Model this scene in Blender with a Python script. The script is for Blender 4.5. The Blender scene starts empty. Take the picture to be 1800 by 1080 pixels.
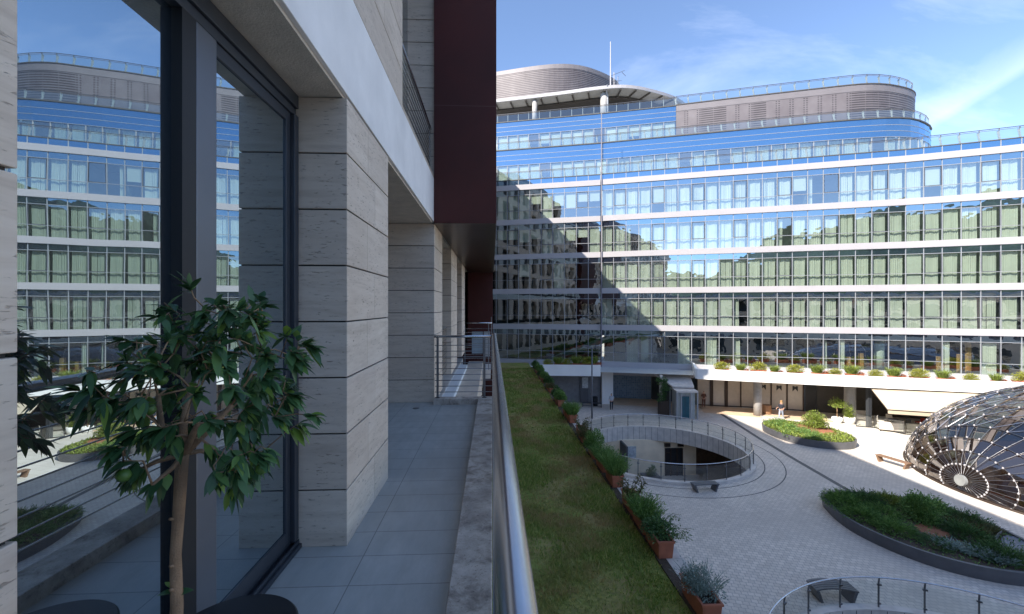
import bpy, math, random
from mathutils import Vector, Matrix, noise
R = math.radians
random.seed(7)
scene = bpy.context.scene
col = scene.collection
EYE = 10.8                      # camera height above the plaza; the plaza is z = 0

# ------------------------------------------------------------------ camera
cd = bpy.data.cameras.new('camera'); cam = bpy.data.objects.new('camera', cd); col.objects.link(cam)
cd.sensor_width = 36; cd.lens = 750 / 1800 * 36; cd.clip_start = 0.05; cd.clip_end = 3000
cam.location = (0, 0, EYE); cam.rotation_euler = (R(90), 0, R(-2.672))
scene.camera = cam
# ------------------------------------------------------------------ light
SD = Vector((1.0, 0.70, -1.09)).normalized()          # direction the sunlight travels
elev = math.asin(-SD.z); az = math.atan2(-SD.x, -SD.y)  # azimuth of the sun, from +Y towards +X
sl = bpy.data.lights.new('sun', 'SUN'); sun = bpy.data.objects.new('sun', sl); col.objects.link(sun)
sl.energy = 2.5; sl.angle = R(0.5); sl.color = (1, 0.92, 0.81)
sun.rotation_euler = SD.to_track_quat('-Z', 'Y').to_euler(); sun.location = (-60, -50, 90)
w = bpy.data.worlds.new('World'); scene.world = w; w.use_nodes = True
scene.view_settings.view_transform = 'Standard'; scene.view_settings.look = 'None'
scene.view_settings.gamma = 1; scene.view_settings.use_curve_mapping = False
scene.view_settings.exposure = 2.1
scene.cycles.blur_glossy = 0.8; scene.cycles.sample_clamp_indirect = 12; scene.cycles.caustics_reflective = True

class NT:                                              # small helper for node trees
    def __init__(s, tree): s.t = tree; s.t.nodes.clear()
    def n(s, typ, ins=None, **kw):
        nd = s.t.nodes.new(typ)
        for k, v in kw.items(): setattr(nd, k, v)
        for k, v in (ins or {}).items():
            sock = nd.inputs[k]
            if isinstance(v, bpy.types.NodeSocket): s.t.links.new(v, sock)
            else: sock.default_value = v
        return nd
    def math(s, op, a, b=0.0, c=0.0):
        return s.n('ShaderNodeMath', {0: a, 1: b, 2: c}, operation=op).outputs[0]
    def noise(s, vec, scale, detail=3, rough=.55, dist=0):
        return s.n('ShaderNodeTexNoise', {'Vector': vec, 'Scale': scale, 'Detail': detail, 'Roughness': rough, 'Distortion': dist}).outputs['Fac']
    def ramp(s, fac, stops):
        r = s.n('ShaderNodeValToRGB', {'Fac': fac}); e = r.color_ramp.elements
        while len(e) < len(stops): e.new(.5)
        for q, (p, c) in zip(e, stops):
            q.position = p; q.color = (*c, 1) if len(c) == 3 else c
        return r.outputs['Color']
    def mix(s, fac, a, b, blend='MIX'):
        m = s.n('ShaderNodeMix', data_type='RGBA', blend_type=blend)
        for k, v in ((0, fac), (6, a), (7, b)):
            if isinstance(v, bpy.types.NodeSocket): s.t.links.new(v, m.inputs[k])
            else: m.inputs[k].default_value = v if k == 0 else ((*v, 1) if len(v) == 3 else v)
        return m.outputs[2]
    def mapping(s, vec, scale=(1, 1, 1), rot=(0, 0, 0), loc=(0, 0, 0)):
        return s.n('ShaderNodeMapping', {'Vector': vec, 'Scale': scale, 'Rotation': rot, 'Location': loc}).outputs[0]

g = NT(w.node_tree)
sky = g.n('ShaderNodeTexSky', sky_type='NISHITA', sun_disc=False)
sky.sun_elevation = elev; sky.sun_rotation = az; sky.air_density = 0.68; sky.dust_density = 0.1; sky.ozone_density = 1.4; sky.altitude = 100
dirn = g.n('ShaderNodeTexCoord').outputs['Generated']
# thin cirrus: stretched noise plus one long streak, both fixed to the sky
sep = g.n('ShaderNodeSeparateXYZ', {0: dirn})
zc = g.math('ADD', g.math('MAXIMUM', sep.outputs[2], 0.0), 0.12)
cu = g.math('DIVIDE', sep.outputs[0], zc); cv = g.math('DIVIDE', sep.outputs[1], zc)
pl = g.n('ShaderNodeCombineXYZ', {0: cu, 1: cv, 2: 0.0}).outputs[0]
m1 = g.mapping(pl, (0.55, 1.5, 1), (0, 0, R(35)))
n1 = g.noise(m1, 1.3, 7, .6, .6)
veil = g.n('ShaderNodeMapRange', {0: n1, 1: .50, 2: .82, 3: 0.0, 4: .30}).outputs[0]
# streak: distance from a great circle, frayed on its upper side
sn = g.n('ShaderNodeVectorMath', {0: dirn, 1: (-0.498, 0.164, 0.851)}, operation='DOT_PRODUCT').outputs['Value']
fr = g.noise(g.mapping(dirn, (14, 5, 5)), 2.0, 6, .65)
sn2 = g.math('ADD', sn, g.math('MULTIPLY', g.math('SUBTRACT', fr, .5), .03))
s_up = g.n('ShaderNodeMapRange', {0: sn, 1: -.003, 2: .010, 3: 0.0, 4: 1.0}).outputs[0]
s_dn = g.n('ShaderNodeMapRange', {0: sn2, 1: .0, 2: .05, 3: 1.0, 4: 0.0}).outputs[0]
ahead = g.n('ShaderNodeMapRange', {0: g.n('ShaderNodeVectorMath', {0: dirn, 1: (0.73, 0.61, 0.31)}, operation='DOT_PRODUCT').outputs['Value'], 1: .86, 2: .97, 3: 0.0, 4: 1.0}).outputs[0]
streak = g.math('MULTIPLY', g.math('MULTIPLY', g.math('MULTIPLY', s_up, s_dn), ahead), .21)
cl = g.math('MINIMUM', g.math('ADD', veil, streak), 1.0)
skyc = g.mix(cl, sky.outputs[0], (5.2, 5.5, 6.2))
bg = g.n('ShaderNodeBackground', {'Color': skyc, 'Strength': 0.086})
g.n('ShaderNodeOutputWorld', {0: bg.outputs[0]})

# ------------------------------------------------------------------ materials
def mat(name):
    m = bpy.data.materials.new(name); m.use_nodes = True
    return m, NT(m.node_tree)
def out(g, sh, disp=None): g.n('ShaderNodeOutputMaterial', {0: sh})
def bsdf(g, color, rough=.6, metal=0.0, normal=None, spec=.5, **kw):
    ins = {'Roughness': rough, 'Metallic': metal, 'Specular IOR Level': spec}
    ins['Base Color'] = color if isinstance(color, bpy.types.NodeSocket) else (*color, 1)
    if normal is not None: ins['Normal'] = normal
    ins.update(kw)
    return g.n('ShaderNodeBsdfPrincipled', ins).outputs[0]
def bump(g, h, strength=.3, dist=.02): return g.n('ShaderNodeBump', {'Height': h, 'Strength': strength, 'Distance': dist}).outputs[0]
def obj_co(g): return g.n('ShaderNodeNewGeometry').outputs['Position']
def plain(name, c, rough=.6, metal=0., var=.12, scale=3., bmp=0., spec=.5):
    m, g = mat(name); co = obj_co(g)
    f = g.noise(co, scale, 5)
    a = tuple(max(0, x * (1 - var)) for x in c); b = tuple(min(1, x * (1 + var)) for x in c)
    colr = g.ramp(f, [(.3, a), (.7, b)])
    nrm = bump(g, g.noise(co, scale * 14, 3), bmp, .01) if bmp else None
    out(g, bsdf(g, colr, rough, metal, nrm, spec)); return m

def travertine():
    m, g = mat('travertine'); co = obj_co(g)
    st = g.noise(g.mapping(co, (1.2, 1.2, 9)), 2.2, 7, .65, .4)
    big = g.noise(co, .9, 3)
    island = g.n('ShaderNodeNewGeometry').outputs['Random Per Island']
    c = g.ramp(st, [(.25, (.42, .325, .245)), (.5, (.65, .54, .43)), (.75, (.77, .665, .55))])
    c = g.mix(.35, c, g.ramp(big, [(.3, (.54, .445, .36)), (.7, (.76, .665, .565))]))
    c = g.mix(g.math('MULTIPLY', island, .45), c, (.47, .385, .31))
    pit = g.noise(g.mapping(co, (7, 7, 34)), 2.6, 4, .6, .3)
    zone = g.noise(g.mapping(co, (1.5, 1.5, 4)), 1.6, 3)
    pm = g.math('MULTIPLY', g.n('ShaderNodeMapRange', {0: pit, 1: .60, 2: .655}).outputs[0],
                g.n('ShaderNodeMapRange', {0: zone, 1: .38, 2: .55}).outputs[0])
    c = g.mix(g.math('MULTIPLY', pm, .55), c, (.13, .105, .085))
    h = g.math('SUBTRACT', g.math('MULTIPLY', st, .3), pm)
    out(g, bsdf(g, c, .72, 0, bump(g, h, .5, .006), .3)); return m
M = {}
M['travertine'] = travertine()
M['joint'] = plain('dark_joint', (.035, .032, .03), .9)
M['plaster'] = plain('smooth_plaster', (.78, .75, .72), .8, var=.12, scale=1.6, bmp=.06)
M['stucco'] = plain('rough_stucco', (.56, .49, .40), .9, var=.12, scale=6, bmp=.5)
M['anthracite'] = plain('anthracite_aluminium', (.050, .056, .068), .38, .25, var=.08)
M['anthracite_light'] = plain('grey_aluminium', (.135, .142, .16), .4, .35, var=.08)
M['black_gap'] = plain('black_rubber', (.008, .008, .01), .6)
M['steel'] = plain('brushed_steel', (.55, .55, .56), .26, 1., var=.06, scale=9)
M['steel_dark'] = plain('dull_steel', (.25, .25, .26), .4, 1., var=.1)
M['band'] = plain('white_cladding', (.40, .385, .40), .45, var=.03, scale=.6)
M['white'] = plain('white_render', (.80, .79, .77), .8, var=.05, scale=.7)
M['mullion'] = plain('silver_mullion', (.34, .35, .37), .45, .2, var=.05)
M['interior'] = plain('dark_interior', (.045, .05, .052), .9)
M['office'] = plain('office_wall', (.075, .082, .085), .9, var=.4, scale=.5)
M['roof'] = plain('roof_gravel', (.30, .29, .28), .9, bmp=.3)
M['cornice'] = plain('dark_cornice', (.09, .085, .08), .6)
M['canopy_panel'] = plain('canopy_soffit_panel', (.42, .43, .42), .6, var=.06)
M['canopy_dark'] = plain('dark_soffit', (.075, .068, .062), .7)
M['column'] = plain('column_render', (.33, .32, .315), .7)
M['concrete'] = plain('pale_concrete', (.58, .53, .48), .8, var=.14, scale=2.5, bmp=.15)
M['planter_metal'] = plain('grey_planter_metal', (.12, .122, .132), .42, .3, var=.1)
M['terracotta'] = plain('terracotta', (.36, .12, .065), .75, var=.16, scale=5, bmp=.1)
M['soil'] = plain('soil', (.07, .05, .035), .95, var=.35, scale=14, bmp=.8)
M['mulch'] = plain('red_bark_mulch', (.30, .12, .06), .95, var=.45, scale=22, bmp=.8)
M['black'] = plain('matt_black', (.012, .012, .014), .5)
M['bark'] = plain('pale_bark', (.30, .19, .11), .8, var=.3, scale=16, bmp=.5)
M['twig'] = plain('dark_twig', (.07, .055, .035), .8)
M['beige'] = plain('beige_stone', (.84, .68, .49), .7, var=.1, scale=1.4)
M['brownframe'] = plain('bronze_frame', (.045, .028, .02), .5, .3)
M['floor_warm'] = plain('warm_stone_floor', (.58, .43, .30), .7, var=.12, scale=1.2)
M['canvas'] = plain('cream_canvas', (.46, .39, .29), .85, var=.04, scale=.8)
M['timber'] = plain('golden_timber', (.42, .25, .09), .6, var=.25, scale=5)
M['fabric_white'] = plain('off_white_fabric', (.62, .58, .53), .85)
M['wood'] = plain('brown_wood', (.20, .12, .075), .65, var=.3, scale=7)
M['blue_grey'] = plain('blue_grey_cladding', (.16, .18, .22), .6)
M['hill'] = plain('wooded_hillside', (.030, .050, .022), .95, var=.6, scale=.16, bmp=.8)
M['skin'] = plain('skin', (.50, .30, .22), .55)
M['hair_dark'] = plain('dark_hair', (.02, .014, .01), .6)
M['hair_blonde'] = plain('blonde_hair', (.50, .31, .13), .6)
M['cloth_navy'] = plain('navy_cloth', (.018, .022, .035), .85)
M['cloth_shirt'] = plain('pale_shirt', (.42, .43, .46), .85)
M['cloth_jeans'] = plain('pale_jeans', (.30, .34, .42), .85)
M['cloth_rust'] = plain('rust_cloth', (.14, .055, .035), .85)
M['red'] = plain('red_cloth', (.55, .05, .025), .8)
M['notice'] = plain('notice_sheet', (.45, .47, .48), .5, var=.3, scale=6)
M['glassblock'] = None

def oxide():
    m, g = mat('dark_red_steel'); co = obj_co(g)
    f = g.noise(co, .55, 5, .6, .3); f2 = g.noise(g.mapping(co, (1, 1, .25)), 2.5, 4)
    c = g.ramp(f, [(.3, (.046, .009, .006)), (.7, (.082, .014, .010))])
    sp = g.n('ShaderNodeSeparateXYZ', {0: co})
    zl = g.math('FRACT', g.math('DIVIDE', g.math('SUBTRACT', sp.outputs[2], 12.13), 1.92))
    line = g.n('ShaderNodeMapRange', {0: zl, 1: .0, 2: .008, 3: 1.0, 4: 0.0}).outputs[0]
    c = g.mix(g.math('MULTIPLY', line, .9), c, (.12, .065, .058))
    out(g, bsdf(g, c, .5, .35, bump(g, f2, .12, .01))); return m
M['oxide'] = oxide()
def slatsoffit():
    m, g = mat('bronze_slat_soffit'); co = obj_co(g)
    sp = g.n('ShaderNodeSeparateXYZ', {0: co})
    fr = g.math('FRACT', g.math('MULTIPLY', sp.outputs[1], 3.2))
    ln = g.n('ShaderNodeMapRange', {0: fr, 1: 0., 2: .12, 3: 1.0, 4: 0.0}).outputs[0]
    c = g.mix(ln, (.10, .062, .045), (.03, .02, .016))
    out(g, bsdf(g, c, .33, .6)); return m
M['slat_soffit'] = slatsoffit()

def tiles():
    m, g = mat('balcony_tile'); co = obj_co(g)
    mp = g.mapping(co, (1, 1, 1), (0, 0, R(90)), (0, 0, 0))
    # mapped x = -y... keep joints straight: rows across X of 0.58, joints along Y every 0.287
    sp = g.n('ShaderNodeSeparateXYZ', {0: co})
    fx = g.math('FRACT', g.math('DIVIDE', g.math('ADD', sp.outputs[0], .80), .585))
    fy = g.math('FRACT', g.math('DIVIDE', g.math('SUBTRACT', sp.outputs[1], .128), .2855))
    ex = g.math('MINIMUM', fx, g.math('SUBTRACT', 1.0, fx)); ey = g.math('MINIMUM', fy, g.math('SUBTRACT', 1.0, fy))
    jx = g.n('ShaderNodeMapRange', {0: ex, 1: .003, 2: .007, 3: 1.0, 4: 0.0}).outputs[0]
    jy = g.n('ShaderNodeMapRange', {0: ey, 1: .006, 2: .014, 3: 1.0, 4: 0.0}).outputs[0]
    j = g.math('MAXIMUM', jx, jy)
    ti = g.n('ShaderNodeTexWhiteNoise', {'Vector': g.n('ShaderNodeCombineXYZ', {
        0: g.math('FLOOR', g.math('DIVIDE', g.math('ADD', sp.outputs[0], .80), .585)),
        1: g.math('FLOOR', g.math('DIVIDE', g.math('SUBTRACT', sp.outputs[1], .128), .2855)), 2: 0.0}).outputs[0]}, noise_dimensions='3D').outputs[0]
    n = g.noise(g.mapping(co, (4, 1.2, 1)), 3, 6, .65); dirt = g.noise(co, .9, 4, .6)
    c = g.ramp(n, [(.3, (.37, .37, .345)), (.7, (.47, .465, .435))])
    c = g.mix(g.math('MULTIPLY', ti, .16), c, (.31, .31, .29))
    c = g.mix(g.math('MULTIPLY', g.n('ShaderNodeMapRange', {0: dirt, 1: .46, 2: .7}).outputs[0], .55), c, (.31, .295, .265))
    c = g.mix(g.math('MULTIPLY', j, .7), c, (.11, .11, .108))
    out(g, bsdf(g, c, .55, 0, bump(g, j, -.3, .004), .4)); return m
M['tile'] = tiles()
def curbmat():
    m, g = mat('weathered_concrete'); co = obj_co(g)
    a = g.noise(co, 7, 8, .72, .3); b = g.noise(co, 2.3, 5, .6); f = g.noise(co, 60, 3)
    c = g.ramp(a, [(.3, (.16, .135, .115)), (.5, (.48, .42, .36)), (.72, (.66, .59, .52))])
    c = g.mix(g.n('ShaderNodeMapRange', {0: b, 1: .42, 2: .66, 3: 0.0, 4: .55}).outputs[0], c, (.24, .205, .175))
    c = g.mix(g.n('ShaderNodeMapRange', {0: f, 1: .6, 2: .72, 3: 0.0, 4: .55}).outputs[0], c, (.07, .06, .052))
    out(g, bsdf(g, c, .9, 0, bump(g, g.math('ADD', a, g.math('MULTIPLY', f, .4)), .4, .01), .2)); return m
M['curb'] = curbmat()
def paver():
    m, g = mat('plaza_paving'); co = obj_co(g)
    b = g.n('ShaderNodeTexBrick', {'Vector': g.mapping(co, (1, 1, 1), (0, 0, R(16))), 'Scale': 1.0, 'Mortar Size': .011, 'Mortar Smooth': .3, 'Bias': 0.0, 'Brick Width': .23, 'Row Height': .2,
        'Color1': (.57, .49, .41, 1), 'Color2': (.76, .66, .555, 1), 'Mortar': (.17, .15, .135, 1)})
    n = g.noise(co, .22, 5, .6, .5); n2 = g.noise(co, 3.5, 5)
    c = g.mix(.35, b.outputs['Color'], g.ramp(n2, [(.3, (.46, .41, .365)), (.7, (.72, .655, .59))]))
    c = g.mix(g.n('ShaderNodeMapRange', {0: n, 1: .42, 2: .62, 3: 0.0, 4: .5}).outputs[0], c, (.42, .37, .325))
    out(g, bsdf(g, c, .62, 0, bump(g, b.outputs['Fac'], -.3, .01), .4)); return m
M['paver'] = paver()
def stonefloor():
    m, g = mat('cream_stone_paving'); co = obj_co(g)
    b = g.n('ShaderNodeTexBrick', {'Vector': g.mapping(co, (1, 1, 1), (0, 0, R(-17))), 'Scale': 1.0, 'Mortar Size': .008, 'Brick Width': .9, 'Row Height': .6,
        'Color1': (.56, .52, .46, 1), 'Color2': (.63, .59, .53, 1), 'Mortar': (.34, .31, .28, 1)})
    n = g.noise(co, .5, 5, .6)
    c = g.mix(g.n('ShaderNodeMapRange', {0: n, 1: .45, 2: .7, 3: 0., 4: .25}).outputs[0], b.outputs['Color'], (.46, .42, .37))
    out(g, bsdf(g, c, .7)); return m
M['cream'] = stonefloor()
def glass_mat(name, tint, refl, rcol=(1, 1, 1), wav=.0, wscale=.5):
    m, g = mat(name)
    fr = g.math('POWER', g.n('ShaderNodeLayerWeight', {'Blend': .5}).outputs['Facing'], 4.0)   # grazing reflection, the same from both sides
    fac = g.math('MINIMUM', g.math('ADD', g.math('MULTIPLY', fr, .8), refl + .04), 1.0)
    nrm = {}
    if wav:                                            # panes are never perfectly flat or parallel: a slight bow and a tilt of their own
        geo = g.n('ShaderNodeNewGeometry')
        wn = g.n('ShaderNodeTexWhiteNoise', {'W': geo.outputs['Random Per Island'] if not name.startswith('green') else g.n('ShaderNodeObjectInfo').outputs['Random']}, noise_dimensions='1D').outputs['Color']
        off = g.n('ShaderNodeVectorMath', {0: wn, 1: (.5, .5, .5)}, operation='SUBTRACT').outputs[0]
        off = g.n('ShaderNodeVectorMath', {0: off, 'Scale': .022}, operation='SCALE').outputs[0]
        nb = bump(g, g.noise(obj_co(g), wscale, 2), wav, .1)
        nrm = {'Normal': g.n('ShaderNodeVectorMath', {0: nb, 1: off}, operation='ADD').outputs[0]}
    gl = g.n('ShaderNodeBsdfGlossy', {'Color': (*rcol, 1), 'Roughness': 0.0, **nrm}).outputs[0]
    tr = g.n('ShaderNodeBsdfTransparent', {'Color': (*tint, 1)}).outputs[0]
    out(g, g.n('ShaderNodeMixShader', {0: fac, 1: tr, 2: gl}).outputs[0]); return m
M['glass'] = glass_mat('green_tinted_glass', (.77, .85, .80), .28, (.90, .96, 1), .10, .7)
M['clear_glass'] = glass_mat('clear_glass', (.90, .94, .93), .05)
M['rail_glass'] = glass_mat('railing_glass', (.74, .80, .80), .10)
M['shop_glass'] = glass_mat('shop_glass', (.75, .68, .58), .10)
M['dome_glass'] = glass_mat('mirrored_dome_glass', (.28, .25, .24), .24, (.74, .68, .64))
def mirror_mat(name, base, refl, rcol, wav=.0, wscale=.5):
    m, g = mat(name)
    nrm = {'Normal': bump(g, g.noise(obj_co(g), wscale, 2), wav, .1)} if wav else {}
    gl = g.n('ShaderNodeBsdfGlossy', {'Color': (*rcol, 1), 'Roughness': 0.0, **nrm}).outputs[0]
    di = bsdf(g, base, .3)
    fr = g.n('ShaderNodeFresnel', {'IOR': 1.5}).outputs[0]
    fac = g.math('MINIMUM', g.math('ADD', fr, refl), 1.0)
    out(g, g.n('ShaderNodeMixShader', {0: fac, 1: di, 2: gl}).outputs[0]); return m
M['spandrel'] = mirror_mat('blue_spandrel_glass', (.006, .010, .020), .36, (.62, .84, 1), .08, .6)
M['blue_panel'] = mirror_mat('blue_glass_panel', (.006, .030, .080), .34, (.46, .74, 1), .05, .25)
M['mirror'] = mirror_mat('tinted_mirror_glass', (.003, .006, .011), .40, (.74, .90, 1), .010, 1.1)
M['dark_window'] = mirror_mat('dark_window_glass', (.008, .010, .012), .10, (.9, .95, 1))
def curtain_mat():
    m, g = mat('pale_curtain'); co = obj_co(g)
    isl = g.n('ShaderNodeNewGeometry').outputs['Random Per Island']
    c = g.ramp(isl, [(0, (.58, .59, .51)), (1, (.74, .74, .68))])
    d = bsdf(g, c, .9, 0, None, .1)
    t = g.n('ShaderNodeBsdfTranslucent', {'Color': c}).outputs[0]
    out(g, g.n('ShaderNodeMixShader', {0: .15, 1: d, 2: t}).outputs[0]); return m
M['curtain'] = curtain_mat()
def louvre(name, full):
    m, g = mat(name); uv = g.n('ShaderNodeUVMap').outputs[0]; sp = g.n('ShaderNodeSeparateXYZ', {0: uv})
    fv = g.math('FRACT', g.math('DIVIDE', sp.outputs[1], .25))
    slit = g.n('ShaderNodeMapRange', {0: fv, 1: .40, 2: .50, 3: 1.0, 4: 0.0}).outputs[0]
    if not full:
        mod = g.math('DIVIDE', sp.outputs[0], 1.38); fu = g.math('FRACT', mod); iu = g.math('FLOOR', mod)
        d1 = g.math('MULTIPLY', g.math('GREATER_THAN', fu, .66), g.math('LESS_THAN', fu, .76))
        d2 = g.math('MULTIPLY', g.math('GREATER_THAN', fu, .86), g.math('LESS_THAN', fu, .97))
        wn = g.n('ShaderNodeTexWhiteNoise', {'W': iu}, noise_dimensions='1D').outputs[0]
        whole = g.math('MULTIPLY', g.math('GREATER_THAN', wn, .72), g.math('LESS_THAN', fu, .97))
        late = g.math('GREATER_THAN', iu, 13.5)
        zone = g.math('MINIMUM', g.math('ADD', g.math('ADD', d1, d2), g.math('ADD', whole, g.math('MULTIPLY', late, g.math('LESS_THAN', fu, .93)))), 1.0)
        slit = g.math('MULTIPLY', slit, zone)
    n = g.noise(obj_co(g), .8, 4)
    c = g.ramp(n, [(.3, (.15, .13, .135)), (.7, (.20, .178, .182))])
    c = g.mix(g.math('MULTIPLY', slit, .85), c, (.03, .026, .03))
    out(g, bsdf(g, c, .5, .2, bump(g, slit, -.6, .05))); return m
M['louvre'] = louvre('grey_louvre_panels', False)
M['louvre_full'] = louvre('grey_full_louvre', True)
M['grey_cap'] = plain('grey_metal_cap', (.21, .19, .195), .5, .2, var=.06, scale=.8)
def gblock():
    m, g = mat('glass_block_wall'); co = obj_co(g)
    b = g.n('ShaderNodeTexBrick', {'Vector': g.mapping(co, (1, 1, 1), (R(90), 0, 0)), 'Scale': 1.0, 'Mortar Size': .012, 'Brick Width': .2, 'Row Height': .2,
        'Color1': (.10, .17, .26, 1), 'Color2': (.17, .26, .36, 1), 'Mortar': (.30, .32, .34, 1)}); b.offset = 0.0
    out(g, bsdf(g, b.outputs['Color'], .22)); return m
M['glassblock'] = gblock()
def leafmat(name, stops, trans=.22, rough=.45, patch=None):
    m, g = mat(name)
    isl = g.n('ShaderNodeNewGeometry').outputs['Random Per Island']
    c = g.ramp(isl, stops)
    if patch:
        n = g.noise(obj_co(g), patch[0], 4, .6); c = g.mix(g.n('ShaderNodeMapRange', {0: n, 1: patch[1], 2: patch[2], 3: 0., 4: patch[4]}).outputs[0], c, patch[3])
    d = bsdf(g, c, rough, 0, None, .4)
    t = g.n('ShaderNodeBsdfTranslucent', {'Color': c}).outputs[0]
    out(g, g.n('ShaderNodeMixShader', {0: trans, 1: d, 2: t}).outputs[0]); return m
M['leaf_citrus'] = leafmat('glossy_dark_leaf', [(0, (.03, .075, .03)), (.5, (.06, .14, .05)), (.86, (.10, .20, .065)), (1, (.21, .32, .05))], .2, .32)
M['leaf_green'] = leafmat('green_leaf', [(0, (.07, .15, .03)), (.5, (.13, .25, .055)), (1, (.25, .38, .10))])
M['leaf_dark'] = leafmat('dark_leaf', [(0, (.045, .105, .03)), (1, (.12, .22, .065))])
M['leaf_yellow'] = leafmat('yellow_green_leaf', [(0, (.20, .22, .02)), (1, (.42, .42, .06))])
M['leaf_bright'] = leafmat('bright_leaf', [(0, (.11, .17, .025)), (1, (.30, .36, .07))])
M['leaf_silver'] = leafmat('silver_leaf', [(0, (.16, .22, .19)), (1, (.34, .42, .37))])
M['leaf_olive'] = leafmat('olive_leaf', [(0, (.06, .07, .02)), (1, (.16, .15, .05))])
M['leaf_rust'] = leafmat('rust_flower', [(0, (.30, .07, .02)), (1, (.48, .20, .06))])
M['grass'] = leafmat('lawn_grass', [(0, (.15, .23, .045)), (.55, (.26, .35, .065)), (1, (.50, .46, .16))], .4, .6, (.6, .45, .62, (.46, .32, .15), .85))
def lawnbase():
    m, g = mat('lawn_ground'); co = obj_co(g)
    a = g.noise(co, .55, 4, .6); b = g.noise(co, 9, 6, .7); c2 = g.noise(co, 1.7, 4)
    c = g.ramp(b, [(.3, (.11, .125, .035)), (.55, (.25, .27, .07)), (.75, (.42, .37, .14))])
    c = g.mix(g.n('ShaderNodeMapRange', {0: a, 1: .46, 2: .66, 3: 0., 4: .75}).outputs[0], c, (.40, .29, .14))
    c = g.mix(g.n('ShaderNodeMapRange', {0: c2, 1: .55, 2: .7, 3: 0., 4: .5}).outputs[0], c, (.22, .34, .07))
    out(g, bsdf(g, c, .95, 0, bump(g, b, .8, .04), .1)); return m
M['lawn'] = lawnbase()

# ------------------------------------------------------------------ mesh helpers
def wloc(o):
    v = Vector((0, 0, 0))
    while o: v = v + Vector(o.location); o = o.parent
    return v
class MB:
    def __init__(s): s.v = []; s.f = []; s.uv = None; s.smooth = False
    def quad(s, a, b, c, d):
        i = len(s.v); s.v += [tuple(a), tuple(b), tuple(c), tuple(d)]; s.f.append((i, i+1, i+2, i+3))
    def box(s, x0, x1, y0, y1, z0, z1):
        i = len(s.v)
        s.v += [(x0, y0, z0), (x1, y0, z0), (x1, y1, z0), (x0, y1, z0), (x0, y0, z1), (x1, y0, z1), (x1, y1, z1), (x0, y1, z1)]
        s.f += [tuple(i+k for k in q) for q in ((0, 3, 2, 1), (4, 5, 6, 7), (0, 1, 5, 4), (1, 2, 6, 5), (2, 3, 7, 6), (3, 0, 4, 7))]
        return s
    def prism(s, poly, z0, z1):                        # vertical prism on a plan polygon
        i = len(s.v); n = len(poly)
        s.v += [(p[0], p[1], z0) for p in poly] + [(p[0], p[1], z1) for p in poly]
        s.f += [tuple(range(i+n-1, i-1, -1)), tuple(range(i+n, i+2*n))]
        s.f += [(i+k, i+(k+1) % n, i+n+(k+1) % n, i+n+k) for k in range(n)]
        return s
    def obar(s, p, q, wid, z0, z1):                    # upright slab between plan points p, q
        d = Vector((q[0]-p[0], q[1]-p[1])).normalized(); n = Vector((-d.y, d.x)) * wid / 2
        return s.prism([(p[0]+n.x, p[1]+n.y), (p[0]-n.x, p[1]-n.y), (q[0]-n.x, q[1]-n.y), (q[0]+n.x, q[1]+n.y)], z0, z1)
    def tube(s, pts, r, n=8, closed=False):
        pts = [Vector(p) for p in pts]; m = len(pts); i = len(s.v)
        rr = r if isinstance(r, (list, tuple)) else [r] * m
        for k, p in enumerate(pts):
            if closed: t = pts[(k+1) % m] - pts[k-1]
            else: t = pts[min(k+1, m-1)] - pts[max(k-1, 0)]
            t.normalize(); up = Vector((0, 0, 1)) if abs(t.z) < .95 else Vector((1, 0, 0))
            a = t.cross(up).normalized(); b = a.cross(t)
            for j in range(n):
                an = 2*math.pi*j/n; s.v.append(tuple(p + (a*math.cos(an) + b*math.sin(an)) * rr[k]))
        for k in range(m if closed else m-1):
            for j in range(n):
                k2 = (k+1) % m
                s.f.append((i+k*n+j, i+k*n+(j+1) % n, i+k2*n+(j+1) % n, i+k2*n+j))
        if not closed:
            s.f.append(tuple(i+j for j in range(n-1, -1, -1))); s.f.append(tuple(i+(m-1)*n+j for j in range(n)))
        return s
    def lathe(s, prof, cx, cy, n=24, caps=True):
        i = len(s.v); m = len(prof)
        for (r, z) in prof:
            for j in range(n):
                an = 2*math.pi*j/n; s.v.append((cx+r*math.cos(an), cy+r*math.sin(an), z))
        for k in range(m-1):
            for j in range(n): s.f.append((i+k*n+j, i+k*n+(j+1) % n, i+(k+1)*n+(j+1) % n, i+(k+1)*n+j))
        if caps and prof[0][0] > 1e-6: s.f.append(tuple(i+j for j in range(n-1, -1, -1)))
        if caps and prof[-1][0] > 1e-6: s.f.append(tuple(i+(m-1)*n+j for j in range(n)))
        return s
    def build(s, name, material, parent=None, loc=None, bevel=0, smooth=False):
        me = bpy.data.meshes.new(name); o = bpy.data.objects.new(name, me)
        L = wloc(parent) if parent else Vector(loc or (0, 0, 0))
        me.from_pydata([(a-L.x, b-L.y, c-L.z) for a, b, c in s.v], [], s.f)
        if s.uv:
            ul = me.uv_layers.new(name='UVMap')
            for li, l in enumerate(me.loops): ul.data[li].uv = s.uv[l.vertex_index]
        me.materials.append(material)
        if smooth:
            for p in me.polygons: p.use_smooth = True
        col.objects.link(o)
        if parent: o.parent = parent
        else: o.location = L
        if bevel:
            b = o.modifiers.new('bevel', 'BEVEL'); b.width = bevel; b.segments = 2; b.limit_method = 'ANGLE'
        return o
def tag(o, label, cat, group=None):
    o['label'] = label; o['category'] = cat
    if group: o['group'] = group
    return o
def thing(name, label, cat, loc=(0, 0, 0), group=None):
    o = bpy.data.objects.new(name, None); col.objects.link(o); o.location = loc; o.empty_display_size = .2
    return tag(o, label, cat, group)
def structure(o): o['kind'] = 'structure'; return o
def stuff(o): o['kind'] = 'stuff'; return o
CH = {}
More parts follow.
